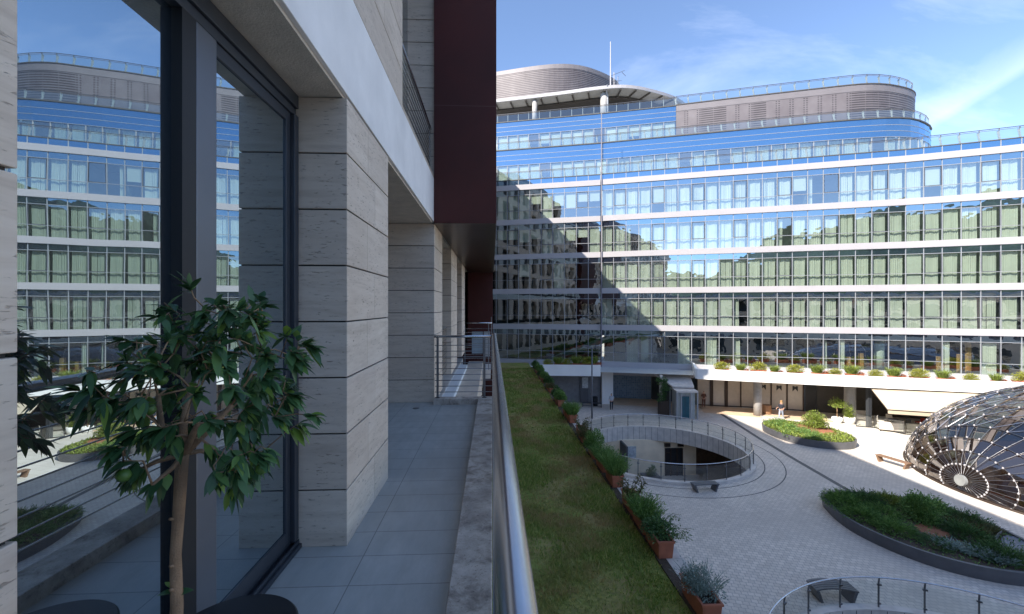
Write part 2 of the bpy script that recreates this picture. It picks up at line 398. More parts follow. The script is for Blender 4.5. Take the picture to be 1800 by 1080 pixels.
def copy_tree(o, parent=None):
    c = o.copy(); col.objects.link(c); c.parent = parent
    for ch in [x for x in bpy.data.objects if x.parent == o]: copy_tree(ch, c)
    return c
# plan-path helpers
def V2(p): return Vector((p[0], p[1]))
def normals(P):
    N = []
    for k in range(len(P)):
        d = V2(P[min(k+1, len(P)-1)]) - V2(P[max(k-1, 0)]); d.normalize(); N.append(Vector((d.y, -d.x)))
    return N
def offset(P, d): return [tuple(V2(p) + n*d) for p, n in zip(P, normals(P))]   # + is towards the right-hand side of the path
def arclen(P):
    L = [0.]
    for a, b in zip(P, P[1:]): L.append(L[-1] + (V2(b)-V2(a)).length)
    return L
def resample(P, step, smooth=True):
    L = arclen(P); n = max(1, round(L[-1]/step)); o = []
    for k in range(n+1):
        s_ = L[-1]*k/n; j = 0
        while j < len(L)-2 and L[j+1] < s_: j += 1
        t = (s_-L[j])/max(1e-9, L[j+1]-L[j]); o.append(tuple(V2(P[j]).lerp(V2(P[j+1]), t)))
    return o
def chaikin(P, it=2):
    for _ in range(it):
        Q = [P[0]]
        for a, b in zip(P, P[1:]): Q += [tuple(V2(a).lerp(V2(b), .25)), tuple(V2(a).lerp(V2(b), .75))]
        P = Q + [P[-1]]
    return P
def ribbon(mb, P, o1, o0, z0, z1):                     # solid strip along a path between two offsets
    A = offset(P, o1); B = offset(P, o0); i = len(mb.v); n = len(P)
    for (a, b) in zip(A, B): mb.v += [(*a, z0), (*a, z1), (*b, z1), (*b, z0)]
    for k in range(n-1):
        q = i+4*k; r = q+4
        for e in range(4): mb.f.append((q+e, r+e, r+(e+1) % 4, q+(e+1) % 4))
    mb.f.append((i+3, i+2, i+1, i)); e = i+4*(n-1); mb.f.append((e, e+1, e+2, e+3))
    return mb
def sheet(mb, P, off, z0, z1):                         # single upright sheet with uv in metres
    A = offset(P, off); L = arclen(P); i = len(mb.v)
    if mb.uv is None: mb.uv = []
    for a, l in zip(A, L): mb.v += [(*a, z0), (*a, z1)]; mb.uv += [(l, z0), (l, z1)]
    for k in range(len(P)-1): mb.f.append((i+2*k, i+2*k+2, i+2*k+3, i+2*k+1))
    return mb
def flat_poly(mb, poly, z):
    i = len(mb.v); mb.v += [(p[0], p[1], z) for p in poly]; mb.f.append(tuple(range(i, i+len(poly)))); return mb
def circle(cx, cy, r, n=96, a0=0., a1=2*math.pi, end=False):
    m = n + (1 if end else 0)
    return [(cx+r*math.cos(a0+(a1-a0)*k/n), cy+r*math.sin(a0+(a1-a0)*k/n)) for k in range(m)]
# foliage
def leaf(mb, p, d, up, L, W, fold=.15, curl=.2):
    d = d.normalized(); s_ = d.cross(up)
    if s_.length < 1e-4: s_ = Vector((1, 0, 0))
    s_.normalize(); n = s_.cross(d)
    i = len(mb.v)
    mb.v += [tuple(p), tuple(p + d*L*.45 + s_*W*.5 + n*W*fold), tuple(p + d*L*.45 - s_*W*.5 + n*W*fold), tuple(p + d*L - n*L*curl)]
    mb.f += [(i, i+1, i+3), (i, i+3, i+2)]
def rdir(rng): 
    z = rng.uniform(-1, 1); a = rng.uniform(0, 2*math.pi); r = math.sqrt(1-z*z)
    return Vector((r*math.cos(a), r*math.sin(a), z))
def bush(mb, c, rad, n, L, W, rng, lobes=7, up=.35, flat=1.0, clumps=None):
    c = Vector(c); cl = []
    for k in range(lobes):
        q = rdir(rng); q = Vector((q.x*rad[0]*.55, q.y*rad[1]*.55, abs(q.z)*rad[2]*.6)); cl.append((q, rng.uniform(.35, .62)))
    for k in range(n):
        q, s_ = rng.choice(cl); d = rdir(rng); rr = rng.random()**.4
        p = c + q + Vector((d.x*rad[0]*s_, d.y*rad[1]*s_, d.z*rad[2]*s_))*rr
        if p.z < c.z + .02: p.z = c.z + rng.uniform(.02, rad[2]*.25)
        dd = (d*.8 + Vector((0, 0, up)) + rdir(rng)*.6)
        leaf(mb, p, dd, Vector((0, 0, 1)) + rdir(rng)*.4, L*rng.uniform(.6, 1.2), W*rng.uniform(.7, 1.2))
def tuft(mb, c, rx, ry, h, n, rng, w=.012, spread=.5, arch=.3):   # upright grassy stems
    for k in range(n):
        a = rng.uniform(0, 2*math.pi); r = math.sqrt(rng.random())
        b = Vector((c[0]+rx*.5*r*math.cos(a), c[1]+ry*.5*r*math.sin(a), c[2]))
        d = Vector((math.cos(a)*spread*r, math.sin(a)*spread*r, 1)) + rdir(rng)*.22; d.normalize()
        hh = h*rng.uniform(.5, 1.1); t = b + d*hh + Vector((math.cos(a), math.sin(a), 0))*arch*hh*r
        m_ = b + d*hh*.55; s_ = d.cross(rdir(rng)).normalized()*w
        i = len(mb.v); mb.v += [tuple(b-s_*.6), tuple(b+s_*.6), tuple(m_+s_), tuple(m_-s_), tuple(t)]
        mb.f += [(i, i+1, i+2, i+3), (i+3, i+2, i+4)]
        for q in range(2):
            leaf(mb, m_.lerp(t, rng.uniform(-.4, .9)), d + rdir(rng)*.9, Vector((0, 0, 1)), h*.16, w*2.2)
# ------------------------------------------------------------------ ground
C1 = (12.61, 31.53); R1 = 6.0; C2 = (12.8, 8.4); R2 = 6.05
def plaza_sheet():
    mb = MB(); X0, X1 = 4.7, 20.7
    for x0, x1, y0, y1 in ((-600, X0, -600, 700), (X1, 700, -600, 700), (X0, X1, -600, .4), (X0, X1, 16.4, 23.53), (X0, X1, 39.53, 700)):
        mb.quad((x0, y0, 0), (x1, y0, 0), (x1, y1, 0), (x0, y1, 0))
    for (cx, cy), r, y0, y1 in ((C1, R1, 23.53, 39.53), (C2, R2, .4, 16.4)):
        n = 96; ci = circle(cx, cy, r, n); sq = []
        for k in range(n):
            c, s_ = math.cos(2*math.pi*k/n), math.sin(2*math.pi*k/n)
            t = min(((X1-cx)/c if c > 1e-6 else (X0-cx)/c if c < -1e-6 else 1e9), ((y1-cy)/s_ if s_ > 1e-6 else (y0-cy)/s_ if s_ < -1e-6 else 1e9))
            sq.append((cx+c*t, cy+s_*t))
        ca = [math.atan2(yy-cy, xx-cx) % (2*math.pi) for xx, yy in ((X0, y0), (X1, y0), (X1, y1), (X0, y1))]
        cs = ((X0, y0), (X1, y0), (X1, y1), (X0, y1))
        for k in range(n):
            k2 = (k+1) % n; a0 = 2*math.pi*k/n; a1 = 2*math.pi*(k+1)/n
            mid = [q for q, an in zip(cs, ca) if a0 < an < a1]
            i = len(mb.v); ps = [ci[k], sq[k]] + mid + [sq[k2], ci[k2]]
            mb.v += [(*p, 0) for p in ps]; mb.f.append(tuple(range(i, i+len(ps))))
    return structure(mb.build('plaza', M['paver']))
plaza_sheet()
# cream stone paving in front of the shops, and dark inlaid lines
mb = MB(); flat_poly(mb, [(22.2, 46.3), (21.5, 40.0), (22.9, 39.0), (24.6, 35.0), (26.5, 30.5), (25.9, 26.0), (26.2, 20.0), (27.5, 12.0), (75, 12), (75, 24), (48.6, 36.6), (42.5, 38.9)], .004)
structure(mb.build('shop_paving', M['cream']))
mb = MB()
for P in ([(23.86, 48.03), (23.2, 42.7), (21.95, 34.2), (21.4, 29.0), (20.9, 23.6)],):
    A = offset(P, .16); B = offset(P, -.16)
    for k in range(len(P)-1): mb.quad((*A[k], .005), (*A[k+1], .005), (*B[k+1], .005), (*B[k], .005))
for r in (6.75, 7.95):
    for k in range(96):
        a0 = 2*math.pi*k/96; a1 = 2*math.pi*(k+1)/96
        pt = lambda rr, a: (C1[0]+rr*math.cos(a), C1[1]+rr*math.sin(a), .004)
        mb.quad(pt(r, a0), pt(r+.07, a0), pt(r+.07, a1), pt(r, a1))
structure(mb.build('inlaid_paving_line', plain('dark_inlay', (.10, .098, .10), .7)))
# wooded hills behind the photographer, seen mirrored in the facade
mb = MB(); nx, ny = 70, 14
for j in range(ny):
    for i in range(nx):
        x = -420 + 900*i/(nx-1); y = -130 - 330*j/(ny-1)
        hgt = (76 + 30*max(-.6, min(1, (x-10)/60)))*math.sin(min(1, j/6)*math.pi/2)*(0.75+.45*noise.noise((x*.006+3, y*.006, 0))) + 9*noise.noise((x*.03, y*.03, 4)) + 4*noise.noise((x*.13, y*.13, 7))
        mb.v.append((x, y, -1 if j == 0 else max(-1, hgt)))
for j in range(ny-1):
    for i in range(nx-1): mb.f.append((j*nx+i, j*nx+i+1, (j+1)*nx+i+1, (j+1)*nx+i))
structure(mb.build('hills', M['hill']))

# ------------------------------------------------------------------ stone building we stand on
FL = 9.25; CE = 12.16; WX = -.94
near = thing('stone_building', 'travertine clad building with balcony openings, pale plaster beam and dark red steel bay', 'building', (-6, 0, 0))
CRS = (CE-FL)/8
def stone_block(mb_s, mb_j, x0, x1, y0, y1, z0, n, crs, seed=0, side_joint=True):
    """courses of stone slabs with open joints over a dark core"""
    rng = random.Random(seed); gp = .005
    mb_j.box(x0+.012, x1-.012, y0+.012, y1-.012, z0+.004, z0+n*crs-.004)
    for k in range(n):
        za = z0+k*crs+(gp if k else 0); zb = z0+(k+1)*crs-gp
        L = y1-y0; cuts = [y0]
        if side_joint and L > .7:
            c = y0 + L*(.42 if k % 2 else .60) + rng.uniform(-.02, .02); cuts.append(c)
            if L > 2: cuts = [y0] + [y0 + L*(i+.5*(k % 2))/3 for i in range(1 if not k % 2 else 0, 3)]
        cuts = sorted(set(cuts)) + [y1]
        for a, b in zip(cuts, cuts[1:]):
            mb_s.box(x0, x1, a+(.002 if a > y0 else 0), b-(.002 if b < y1 else 0), za, zb)
def pillar(y0, y1, x0=-1.36, z0=FL, n=8, crs=CRS, seed=0, x1=WX):
    s_ = MB(); j = MB(); stone_block(s_, j, x0, x1, y0, y1, z0, n, crs, seed)
    p = s_.build('pillar', M['travertine'], near, bevel=.003); j.build('joint_core', M['joint'], p); return p
for k, (a, b) in enumerate([(-1.4, .892), (2.815, 3.91), (7.0, 8.11), (9.9, 11.5), (13.3, 14.75)]):
    pillar(a, b, seed=k, x0=(-1.36 if k < 2 else -2.0))
# beam, ceilings and upper walls
MB().box(-1.36, WX, -6, 16.58, CE+.02, 12.88).build('lintel_beam', M['plaster'], near, bevel=.004)
MB().box(-2.6, WX-.03, -6, 16.58, CE, CE+.018).build('balcony_ceiling', M['stucco'], near)
s_ = MB(); j = MB()
stone_block(s_, j, -1.36, WX, .0, 4.53, 12.885, 9, .37, 11)
up = s_.build('upper_wall', M['travertine'], near, bevel=.003); j.build('joint_core', M['joint'], up)
s_ = MB(); j = MB(); stone_block(s_, j, -1.5, WX, 7.0, 8.0, 12.885, 9, .37, 5, False)
up = s_.build('upper_wall', M['travertine'], near, bevel=.003); j.build('joint_core', M['joint'], up)
MB().box(-1.36, WX-.002, 4.532, 6.998, 12.882, 12.93).build('window_sill', plain('sand_sill', (.42, .33, .25), .7), near, bevel=.004)
MB().box(-1.40, -1.37, 4.5, 7.0, 12.9, 16.2).build('window', M['dark_window'], near)
def french_rail(y0, y1, zb, zt, x, n, parent=near):
    r = MB().tube([(x, y0, zt), (x, y1, zt)], .022, 10)
    for k in range(n): r.tube([(x, y0, zb+(zt-.06-zb)*k/(n-1)), (x, y1, zb+(zt-.06-zb)*k/(n-1))], .007, 6)
    for y in (y0+.08, y1-.08): r.box(x-.006, x+.006, y-.02, y+.02, zb-.05, zt)
    return r.build('window_railing', M['steel'], parent, smooth=False)
french_rail(4.55, 6.98, 13.02, 13.69, -1.0, 9)
french_rail(8.13, 9.88, 9.35, 10.33, -1.05, 10); french_rail(11.52, 13.28, 9.35, 10.33, -1.05, 10)
# storeys above and behind: simple bays
s_ = MB(); gl = MB()
for ya, yb, ztop in ((-42, 13.8, 29.0), (13.802, 25.2, 26.0), (25.202, 52, 29.0)):
    z0 = 16.215
    while z0 < ztop-.8:
        zt = min(z0+3.2, ztop)
        s_.box(-1.5, WX, ya, yb, zt-.75, zt)
        y = ya + .6
        while y < yb-1.2:
            s_.box(-1.5, WX, y, y+1.25, z0, zt-.752); y += 3.1
        MB().box(-1.62, -1.56, ya, yb, z0, zt).build('window', M['dark_window'], near)
        z0 += 3.2
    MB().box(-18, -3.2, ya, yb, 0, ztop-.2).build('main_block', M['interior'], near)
    MB().box(-18.2, -.9, ya, yb, ztop+.003, ztop+.5).build('roof', M['roof'], near)
for z0 in (9.25, 12.9):                                    # our own storeys further along, outside the view
    for ya, yb in ((-42, -6.0), (16.6, 52)):
        s_.box(-1.5, WX, ya, yb, z0+2.6, z0+3.3)
        y = ya
        while y < yb-1: s_.box(-1.5, WX, y, y+1.25, z0-.05, z0+2.598); y += 3.1
        MB().box(-1.62, -1.56, ya, yb, z0-.1, z0+3.2).build('window', M['dark_window'], near)
s_.box(-1.36, WX-.003, -6, 0-.003, 12.89, 16.21); s_.box(-1.36, WX-.003, 8.003, 16.58, 12.89, 16.21)
s_.build('upper_wall', M['travertine'], near)
s_ = MB(); s_.box(-.9, -.35, -42, 52, 0, 8.7)
s_.build('lower_wall', M['travertine'], near)
y = -41
while y < 51:
    for za, zb_ in ((5.2, 8.0), (.4, 3.6)): MB().box(-.36, -.33, y, y+1.9, za, zb_).build('window', M['dark_window'], near)
    y += 3.1
# dark red steel bay
MB().box(WX+.003, .07, 6.93, 13.8, CE+.0, 28.4).build('steel_bay', M['oxide'], near, bevel=.004)
MB().box(WX+.003, .068, 13.802, 16.58, CE+.0, 25.4).build('steel_bay', M['oxide'], near)
MB().box(WX+.004, .066, 6.935, 16.57, CE-.012, CE-.004).build('bay_soffit', M['slat_soffit'], near)
rw = MB().box(-1.5, .03, 16.6, 16.9, 4.5, 12.2).build('end_wall', M['oxide'], near)
MB().box(-.78, -.36, 16.56, 16.598, 9.0, 9.85).build('window', plain('pale_window', (.30, .36, .40), .2), near)
MB().box(-.32, -.08, 16.56, 16.598, 8.9, 9.85).build('window', plain('pale_window_b', (.38, .38, .38), .3), near)
# balcony floor, kerb, ledge beyond the end
fl_ = MB(); fl_.box(-1.36, -.225, -6, 3.92, FL-.25, FL); fl_.box(-2.0, -.225, 3.921, 6.999, FL-.25, FL); fl_.build('balcony_floor', M['tile'], near)
MB().tube([(-1.16, 6.58, FL+.001), (-1.16, 6.58, FL+.006)], .05, 16).build('floor_drain', M['steel_dark'], near)
kb = MB()
for a, b in ((-6, -1.9), (-1.896, 1.2), (1.204, 4.4), (4.404, 6.8)): kb.box(-.225, 0, a, b, FL-.5, FL+.09)
kb.box(-.93, 0, 6.803, 6.998, FL-.5, FL+.09)
kb.build('balcony_kerb', M['curb'], near, bevel=.006)
MB().box(-2.6, -1.12, 8.0, 16.58, 8.5, 8.82).build('floor_slab', M['concrete'], near)
MB().box(-1.118, -.86, 7.05, 14.9, 8.5, 8.80).build('ledge', M['white'], near)
MB().box(-.94, -.05, 14.9, 16.58, 8.3, 8.6).build('floor_slab', M['concrete'], near)
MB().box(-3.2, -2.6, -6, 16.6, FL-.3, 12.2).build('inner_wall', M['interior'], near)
# sliding door in the first opening
door = bpy.data.objects.new('sliding_door', None); col.objects.link(door); door.parent = near; door.location = (4.68, 1.9, FL)
f = MB()
f.box(-1.37, -1.245, .905, 2.812, CE-.085, CE-.002)         # head, in steps
f.box(-1.37, -1.262, .905, 2.812, CE-.135, CE-.087)
f.box(-1.37, -1.245, 2.755, 2.812, FL+.06, CE-.137)         # far jamb
f.box(-1.37, -1.272, 2.70, 2.753, FL+.06, CE-.137)
f.box(-1.37, -1.245, .905, .95, FL+.06, CE-.137)
f.box(-1.45, -1.225, .905, 2.812, FL+.001, FL+.03)          # sill tracks
for x in (-1.245, -1.285, -1.325, -1.368): f.box(x-.005, x+.005, .906, 2.811, FL+.031, FL+.055)
f.box(-1.30, -1.272, 2.021, 2.699, FL+.06, FL+.15); f.box(-1.30, -1.272, 2.021, 2.699, CE-.20, CE-.138)
f.build('door_frame', M['anthracite'], door, bevel=.003)
MB().box(-1.345, -1.262, 1.885, 2.02, FL+.06, CE-.137).build('mullion', M['anthracite_light'], door, bevel=.004)
MB().box(-1.318, -1.262, 1.80, 1.883, FL+.06, CE-.137).build('mullion_gasket', M['black_gap'], door)
MB().box(-1.325, -1.305, .95, 1.80, FL+.058, CE-.137).build('glass_pane', M['mirror'], door)
MB().box(-1.29, -1.282, 2.02, 2.70, FL+.15, CE-.20).build('glass_pane', M['mirror'], door)
for a, b, x in ((3.915, 6.995, -1.95), (8.115, 9.895, -1.95), (11.505, 13.295, -1.95), (-6, -1.405, -1.345)): MB().box(x-.02, x, a, b, FL-.4, CE).build('window', M['dark_window'], near)

# balcony railing
rail = thing('balcony_railing', 'brushed steel balcony railing with round handrail and thin horizontal rods', 'railing', (.033, 0, FL+.09))
MB().tube([(.035, -5, 10.342), (.035, 7.06, 10.342)], .034, 24).build('handrail', M['steel'], rail, smooth=True)
for k in range(9):
    z = 9.43 + k*.094
    MB().tube([(.036, -5, z), (.036, 7.05, z)], .006, 8).build('rod', M['steel'], rail, smooth=True)
    MB().tube([(-.92, 6.92, z), (.03, 6.92, z)], .006, 8).build('rod', M['steel_dark'], rail, smooth=True)
MB().tube([(-.93, 6.92, 10.325), (.03, 6.92, 10.325)], .022, 16).build('handrail', M['steel'], rail, smooth=True)
for y in (-3.6, -1.2, 1.25, 3.65, 5.6):
    MB().box(.028, .044, y-.025, y+.025, FL-.1, 10.32).build('post', M['steel_dark'], rail)
for x in (-.875, -.125):
    p = MB().box(x-.018, x+.018, 6.90, 6.915, FL+.08, 10.31).build('post', M['steel_dark'], rail)
    MB().box(x-.035, x+.035, 6.885, 6.9, FL+.06, FL+.10).build('base_plate', M['black'], p)
MB().box(.012, .05, 6.9, 6.94, FL-.1, 10.32).build('post', M['steel_dark'], rail)
fr2 = thing('balcony_railing', 'small steel railing across the far end of the building before the red wall', 'railing', (-.4, 15.0, 8.8))
MB().tube([(-1.0, 15.0, 10.24), (.0, 15.0, 10.24)], .022, 12).build('handrail', M['steel'], fr2, smooth=True)
for k in range(9): MB().tube([(-1.0, 15.0, 9.0+k*.13), (0, 15.0, 9.0+k*.13)], .008, 6).build('rod', M['steel'], fr2)
for x in (-.95, -.12, -.02): MB().box(x-.015, x+.015, 14.99, 15.01, 8.6, 10.45 if x > -.1 else 10.23).build('post', M['steel_dark'], fr2)

# ------------------------------------------------------------------ glass office building
tower = thing('glass_building', 'curved blue glass hotel block with white floor bands and rounded louvred top storeys', 'building', (24, 46, 0))
RW = [(12.56, 48.62), (40.07, 39.62)] + [(42.05, 38.80), (44.36, 37.80), (46.56, 36.82), (48.03, 36.12), (51.6, 34.3), (56.5, 31.5), (61, 28.6)]
RW = [RW[0]] + [tuple(V2(RW[0]).lerp(V2(RW[1]), t/6)) for t in range(1, 6)] + RW[1:]
LW = [(12.50, 48.74), (.64, 51.95), (-5.5, 53.6)]
MOD = 1.38
def mods(P, n, rev=False):
    L = arclen(P); pts = []
    for k in range(n+1):
        s_ = min(k*MOD, L[-1]-1e-4); j = 0
        while j < len(L)-2 and L[j+1] < s_: j += 1
        t = (s_-L[j])/(L[j+1]-L[j]); pts.append(tuple(V2(P[j]).lerp(V2(P[j+1]), t)))
    return pts
RP = mods(RW, 37); LP = mods(LW, 12)[::-1]               # both run left to right
BAND = [3.93, 8.15, 12.36, 16.52, 20.68, 24.84]; BH = .62
for P in (LP, RP):
    for z in BAND:
        b = ribbon(MB(), P, .16, -.5, z, z+BH).build('floor_band', M['band'], tower)
inn = MB()
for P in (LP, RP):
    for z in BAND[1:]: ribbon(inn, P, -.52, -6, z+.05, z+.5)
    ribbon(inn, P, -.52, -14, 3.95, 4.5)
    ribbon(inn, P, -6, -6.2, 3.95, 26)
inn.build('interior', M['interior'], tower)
part = MB()
for P in (LP, RP):
    for k in range(0, len(P)-1, 3):
        n = normals(P)[k]; a = V2(P[k])-n*.55; b = V2(P[k])-n*5.9
        for z0, z1 in zip(BAND[1:], BAND[2:]): part.obar(tuple(a), tuple(b), .12, z0+.52, z1+.04)
part.build('partition_wall', M['office'], tower)

def window_geo(A, B, zb, zs, rng, kind, vent):
    """returns dict of MBs for one storey-high window module between plan points A and B"""
    A = V2(A); B = V2(B); d = (B-A).normalized(); n = Vector((d.y, -d.x)); Lm = (B-A).length
    zt = zs-.60; zm = zb+1.05
    P = lambda u, off: tuple(A + d*u + n*off)
    o = {}
    q = MB(); q.quad((*P(0, 0), zb), (*P(Lm, 0), zb), (*P(Lm, 0), zt), (*P(0, 0), zt)); o['pane'] = q
    q = MB(); q.quad((*P(0, .004), zt), (*P(Lm, .004), zt), (*P(Lm, .004), zs), (*P(0, .004), zs)); o['spandrel'] = q
    fr = MB()
    def bar(u0, u1, z0, z1, o0=-.04, o1=.07):
        fr.prism([P(u0, o0), P(u0, o1), P(u1, o1), P(u1, o0)][::-1], z0, z1)
    bar(-.024, .024, zb, zs, -.08, .05); bar(.025, Lm-.025, zm-.018, zm+.018, -.12, .03); bar(.025, Lm-.025, zt-.022, zt+.022, -.12, .03)
    o['frame'] = fr
    if vent:
        sa = MB()
        for (u0, u1, z0, z1) in ((.035, .09, zm+.022, zt-.032), (Lm-.09, Lm-.035, zm+.022, zt-.032), (.091, Lm-.091, zm+.022, zm+.07), (.091, Lm-.091, zt-.08, zt-.032)):
            sa.prism([P(u0, -.03), P(u0, .03), P(u1, .03), P(u1, -.03)][::-1], z0, z1)
        o['sash'] = sa
    c = MB()
    if kind == 'curtain' or kind == 'drawn':
        u0 = .05+rng.uniform(0, .03); u1 = Lm-.15+rng.uniform(-.03, .02); top = zs-.5; nn = 30
        if kind == 'drawn': u1 = u0+(u1-u0)*rng.uniform(.3, .55)
        ph = rng.uniform(0, 6); fq = rng.uniform(38, 55); am = rng.uniform(.022, .05); lean = rng.uniform(-.06, .06)
        slit = rng.uniform(.3, .7) if rng.random() < .32 else None
        segs = [(u0, u1)] if not slit else [(u0, u0+(u1-u0)*slit-.015), (u0+(u1-u0)*slit+.015, u1)]
        for (s0, s1) in segs:
            i = len(c.v)
            for k in range(nn+1):
                t = k/nn; u = s0+(s1-s0)*t
                wv = am*math.sin(fq*u+ph+1.3*math.sin(7*u+ph)) + .03*math.sin(9*u+ph*2)
                for zz, ln in ((zb-.02, lean), (zm-.2, lean*.6), (top, 0)):
                    uu = u + ln*(math.sin(11*u+ph))
                    c.v.append((*P(min(uu, Lm-.1), -.26+wv*(1 if zz < top else .7)), zz))
            for k in range(nn):
                for e in range(2):
                    a = i+3*k+e; c.f.append((a, a+3, a+4, a+1))
    elif kind == 'blind':
        dn = rng.choice((zb, zb, zm+.1, zm+.75, zm+.4)); c.quad((*P(.12, -.16), dn), (*P(Lm-.1, -.16), dn), (*P(Lm-.1, -.16), zs-.5), (*P(.12, -.16), zs-.5))
    elif kind == 'slats':
        u = .1
        while u < Lm-.12: c.quad((*P(u, -.2), zb), (*P(u+.07, -.26), zb), (*P(u+.07, -.26), zs-.5), (*P(u, -.2), zs-.5)); u += .12
    if c.f: o['curtain'] = c
    return o
WM = {'pane': 'glass', 'spandrel': 'spandrel', 'frame': 'mullion', 'sash': 'anthracite', 'curtain': 'curtain'}
merged = {k: MB() for k in WM}
def merge(dst, src):
    i = len(dst.v); dst.v += src.v; dst.f += [tuple(q+i for q in f) for f in src.f]
rng = random.Random(21)
for wing, P in (('L', LP), ('R', RP)):
    for row in range(5):
        zb = BAND[row]+BH; zs = BAND[row+1]
        for k in range(len(P)-1):
            if wing == 'R':
                kind = 'curtain'
                rr_ = rng.random()
                if rr_ < .06: kind = 'drawn'
                elif rr_ < .09: kind = 'blind'
                elif rr_ < .11: kind = 'none'
                if row == 0: kind = 'none' if k > 5 else ('slats' if rng.random() < .6 else 'none')
                if row == 0 and k in (6, 8, 25): kind = 'curtain'
                if row == 0 and k in (10, 16, 17, 23, 27): kind = 'drawn'
                if row == 1 and k == 1: kind = 'none'
                if row == 4 and k == 16: kind = 'none'
                if row == 4 and k == 15: kind = 'drawn'
            else:
                kind = 'blind' if row >= 3 else ('none' if row < 2 or rng.random() < .75 else 'blind')
            vent = (k % 3 == 1)
            geo = window_geo(P[k], P[k+1], zb, zs, rng, kind, vent)
            if wing == 'R' and 8 <= k < 28:
                wo = geo['pane'].build('window', M['glass'], tower)
                for nm in ('spandrel', 'frame', 'sash', 'curtain'):
                    if nm in geo: geo[nm].build(nm, M[WM[nm]], wo, smooth=(nm == 'curtain'))
            else:
                for nm, q in geo.items(): merge(merged[nm], q)
wo = stuff(merged['pane'].build('window', M['glass'], tower))
for nm in ('spandrel', 'frame', 'sash', 'curtain'): stuff(merged[nm].build(nm, M[WM[nm]], wo, smooth=(nm == 'curtain')))
# ground-storey interior: round columns, golden timber posts, stair
for k, u in ((19, .9), (28, .2), (3, .5)):
    n = normals(RP)[k]; p = V2(RP[k]).lerp(V2(RP[k+1]), u) - n*1.3
    MB().lathe([(.42, 4.5), (.42, 8.2)], p.x, p.y, 24).build('column', plain('pale_column', (.55, .60, .56), .6), tower, smooth=True)
for k, u, h in ((17, .9, 1.2), (18, .7, 1.6), (23, .2, 1.5), (24, .3, 1.8), (24, .75, 2.9)):
    n = normals(RP)[k]; p = V2(RP[k]).lerp(V2(RP[min(k+1, len(RP)-1)]), u) - n*1.1
    MB().box(p.x-.15, p.x+.15, p.y-.15, p.y+.15, 4.5, 4.5+h).build('timber_post', M['timber'], tower)
st = MB(); st.v = [(7.4, 53, 4.55), (9.0, 53, 4.55), (14.4, 51.6, 6.6), (14.4, 51.6, 7.4), (7.4, 53.3, 4.55), (9.0, 53.3, 4.55), (14.4, 51.9, 6.6), (14.4, 51.9, 7.4)]
st.f = [(0, 1, 2, 3), (7, 6, 5, 4), (0, 3, 7, 4), (1, 5, 6, 2), (0, 4, 5, 1), (3, 2, 6, 7)]
st.build('staircase', plain('teal_stair', (.20, .33, .34), .6), tower)
# roof edge over the fifth storey
for P in (LP, RP):
    ribbon(MB(), P, .0, -.2, 25.465, 26.05).build('roof_upstand', M['blue_panel'], tower)
    ribbon(MB(), P, .06, -.3, 26.055, 26.14).build('cornice', M['cornice'], tower)
    for p, n in zip(P, normals(P)): MB().obar(tuple(V2(p)+n*.001), tuple(V2(p)+n*.05), .06, 25.47, 26.05).build('mullion', M['mullion'], tower)
mb = MB(); ribbon(mb, LP, -.31, -12, 25.9, 26.05); ribbon(mb, RP[:-2], -.31, -12, 25.9, 26.05)
mb.build('terrace_roof', M['roof'], tower)
def terrace_rail(P, zbase, h=1.05, step=MOD, bracket=True, every=1):
    P = resample(P, step); o = MB(); A = [Vector((*p, zbase+h)) for p in P]
    rl = MB().tube(A, .035, 8); rl.tube([v-Vector((0, 0, .13)) for v in A], .022, 6)
    root = rl.build('terrace_railing', M['steel_dark'], tower)
    gl = MB(); N = normals(P)
    for k in range(len(P)-1): gl.quad((*P[k], zbase+.06), (*P[k+1], zbase+.06), (*P[k+1], zbase+h-.16), (*P[k], zbase+h-.16))
    gl.build('glass_panel', M['rail_glass'], root)
    for p, n in zip(P, N):
        d = Vector((n.y, -n.x)); q = MB(); a = V2(p) - n*.06
        q.obar(tuple(a+d*.03), tuple(a-d*.03), .07, zbase, zbase+h-.02)
        if bracket:
            b = a - n*.04
            for k in range(3): q.obar(tuple(b+d*(.04+.05*k)), tuple(b+d*(-.12+.05*k)), .05, zbase+.02+.28*k, zbase+.30+.28*k-.004)
        q.build('post', M['canopy_panel'], root)
terrace_rail(offset(LP, -.15), 26.14, 1.0); terrace_rail(offset(RP[:31], -.15), 26.14, 1.05)

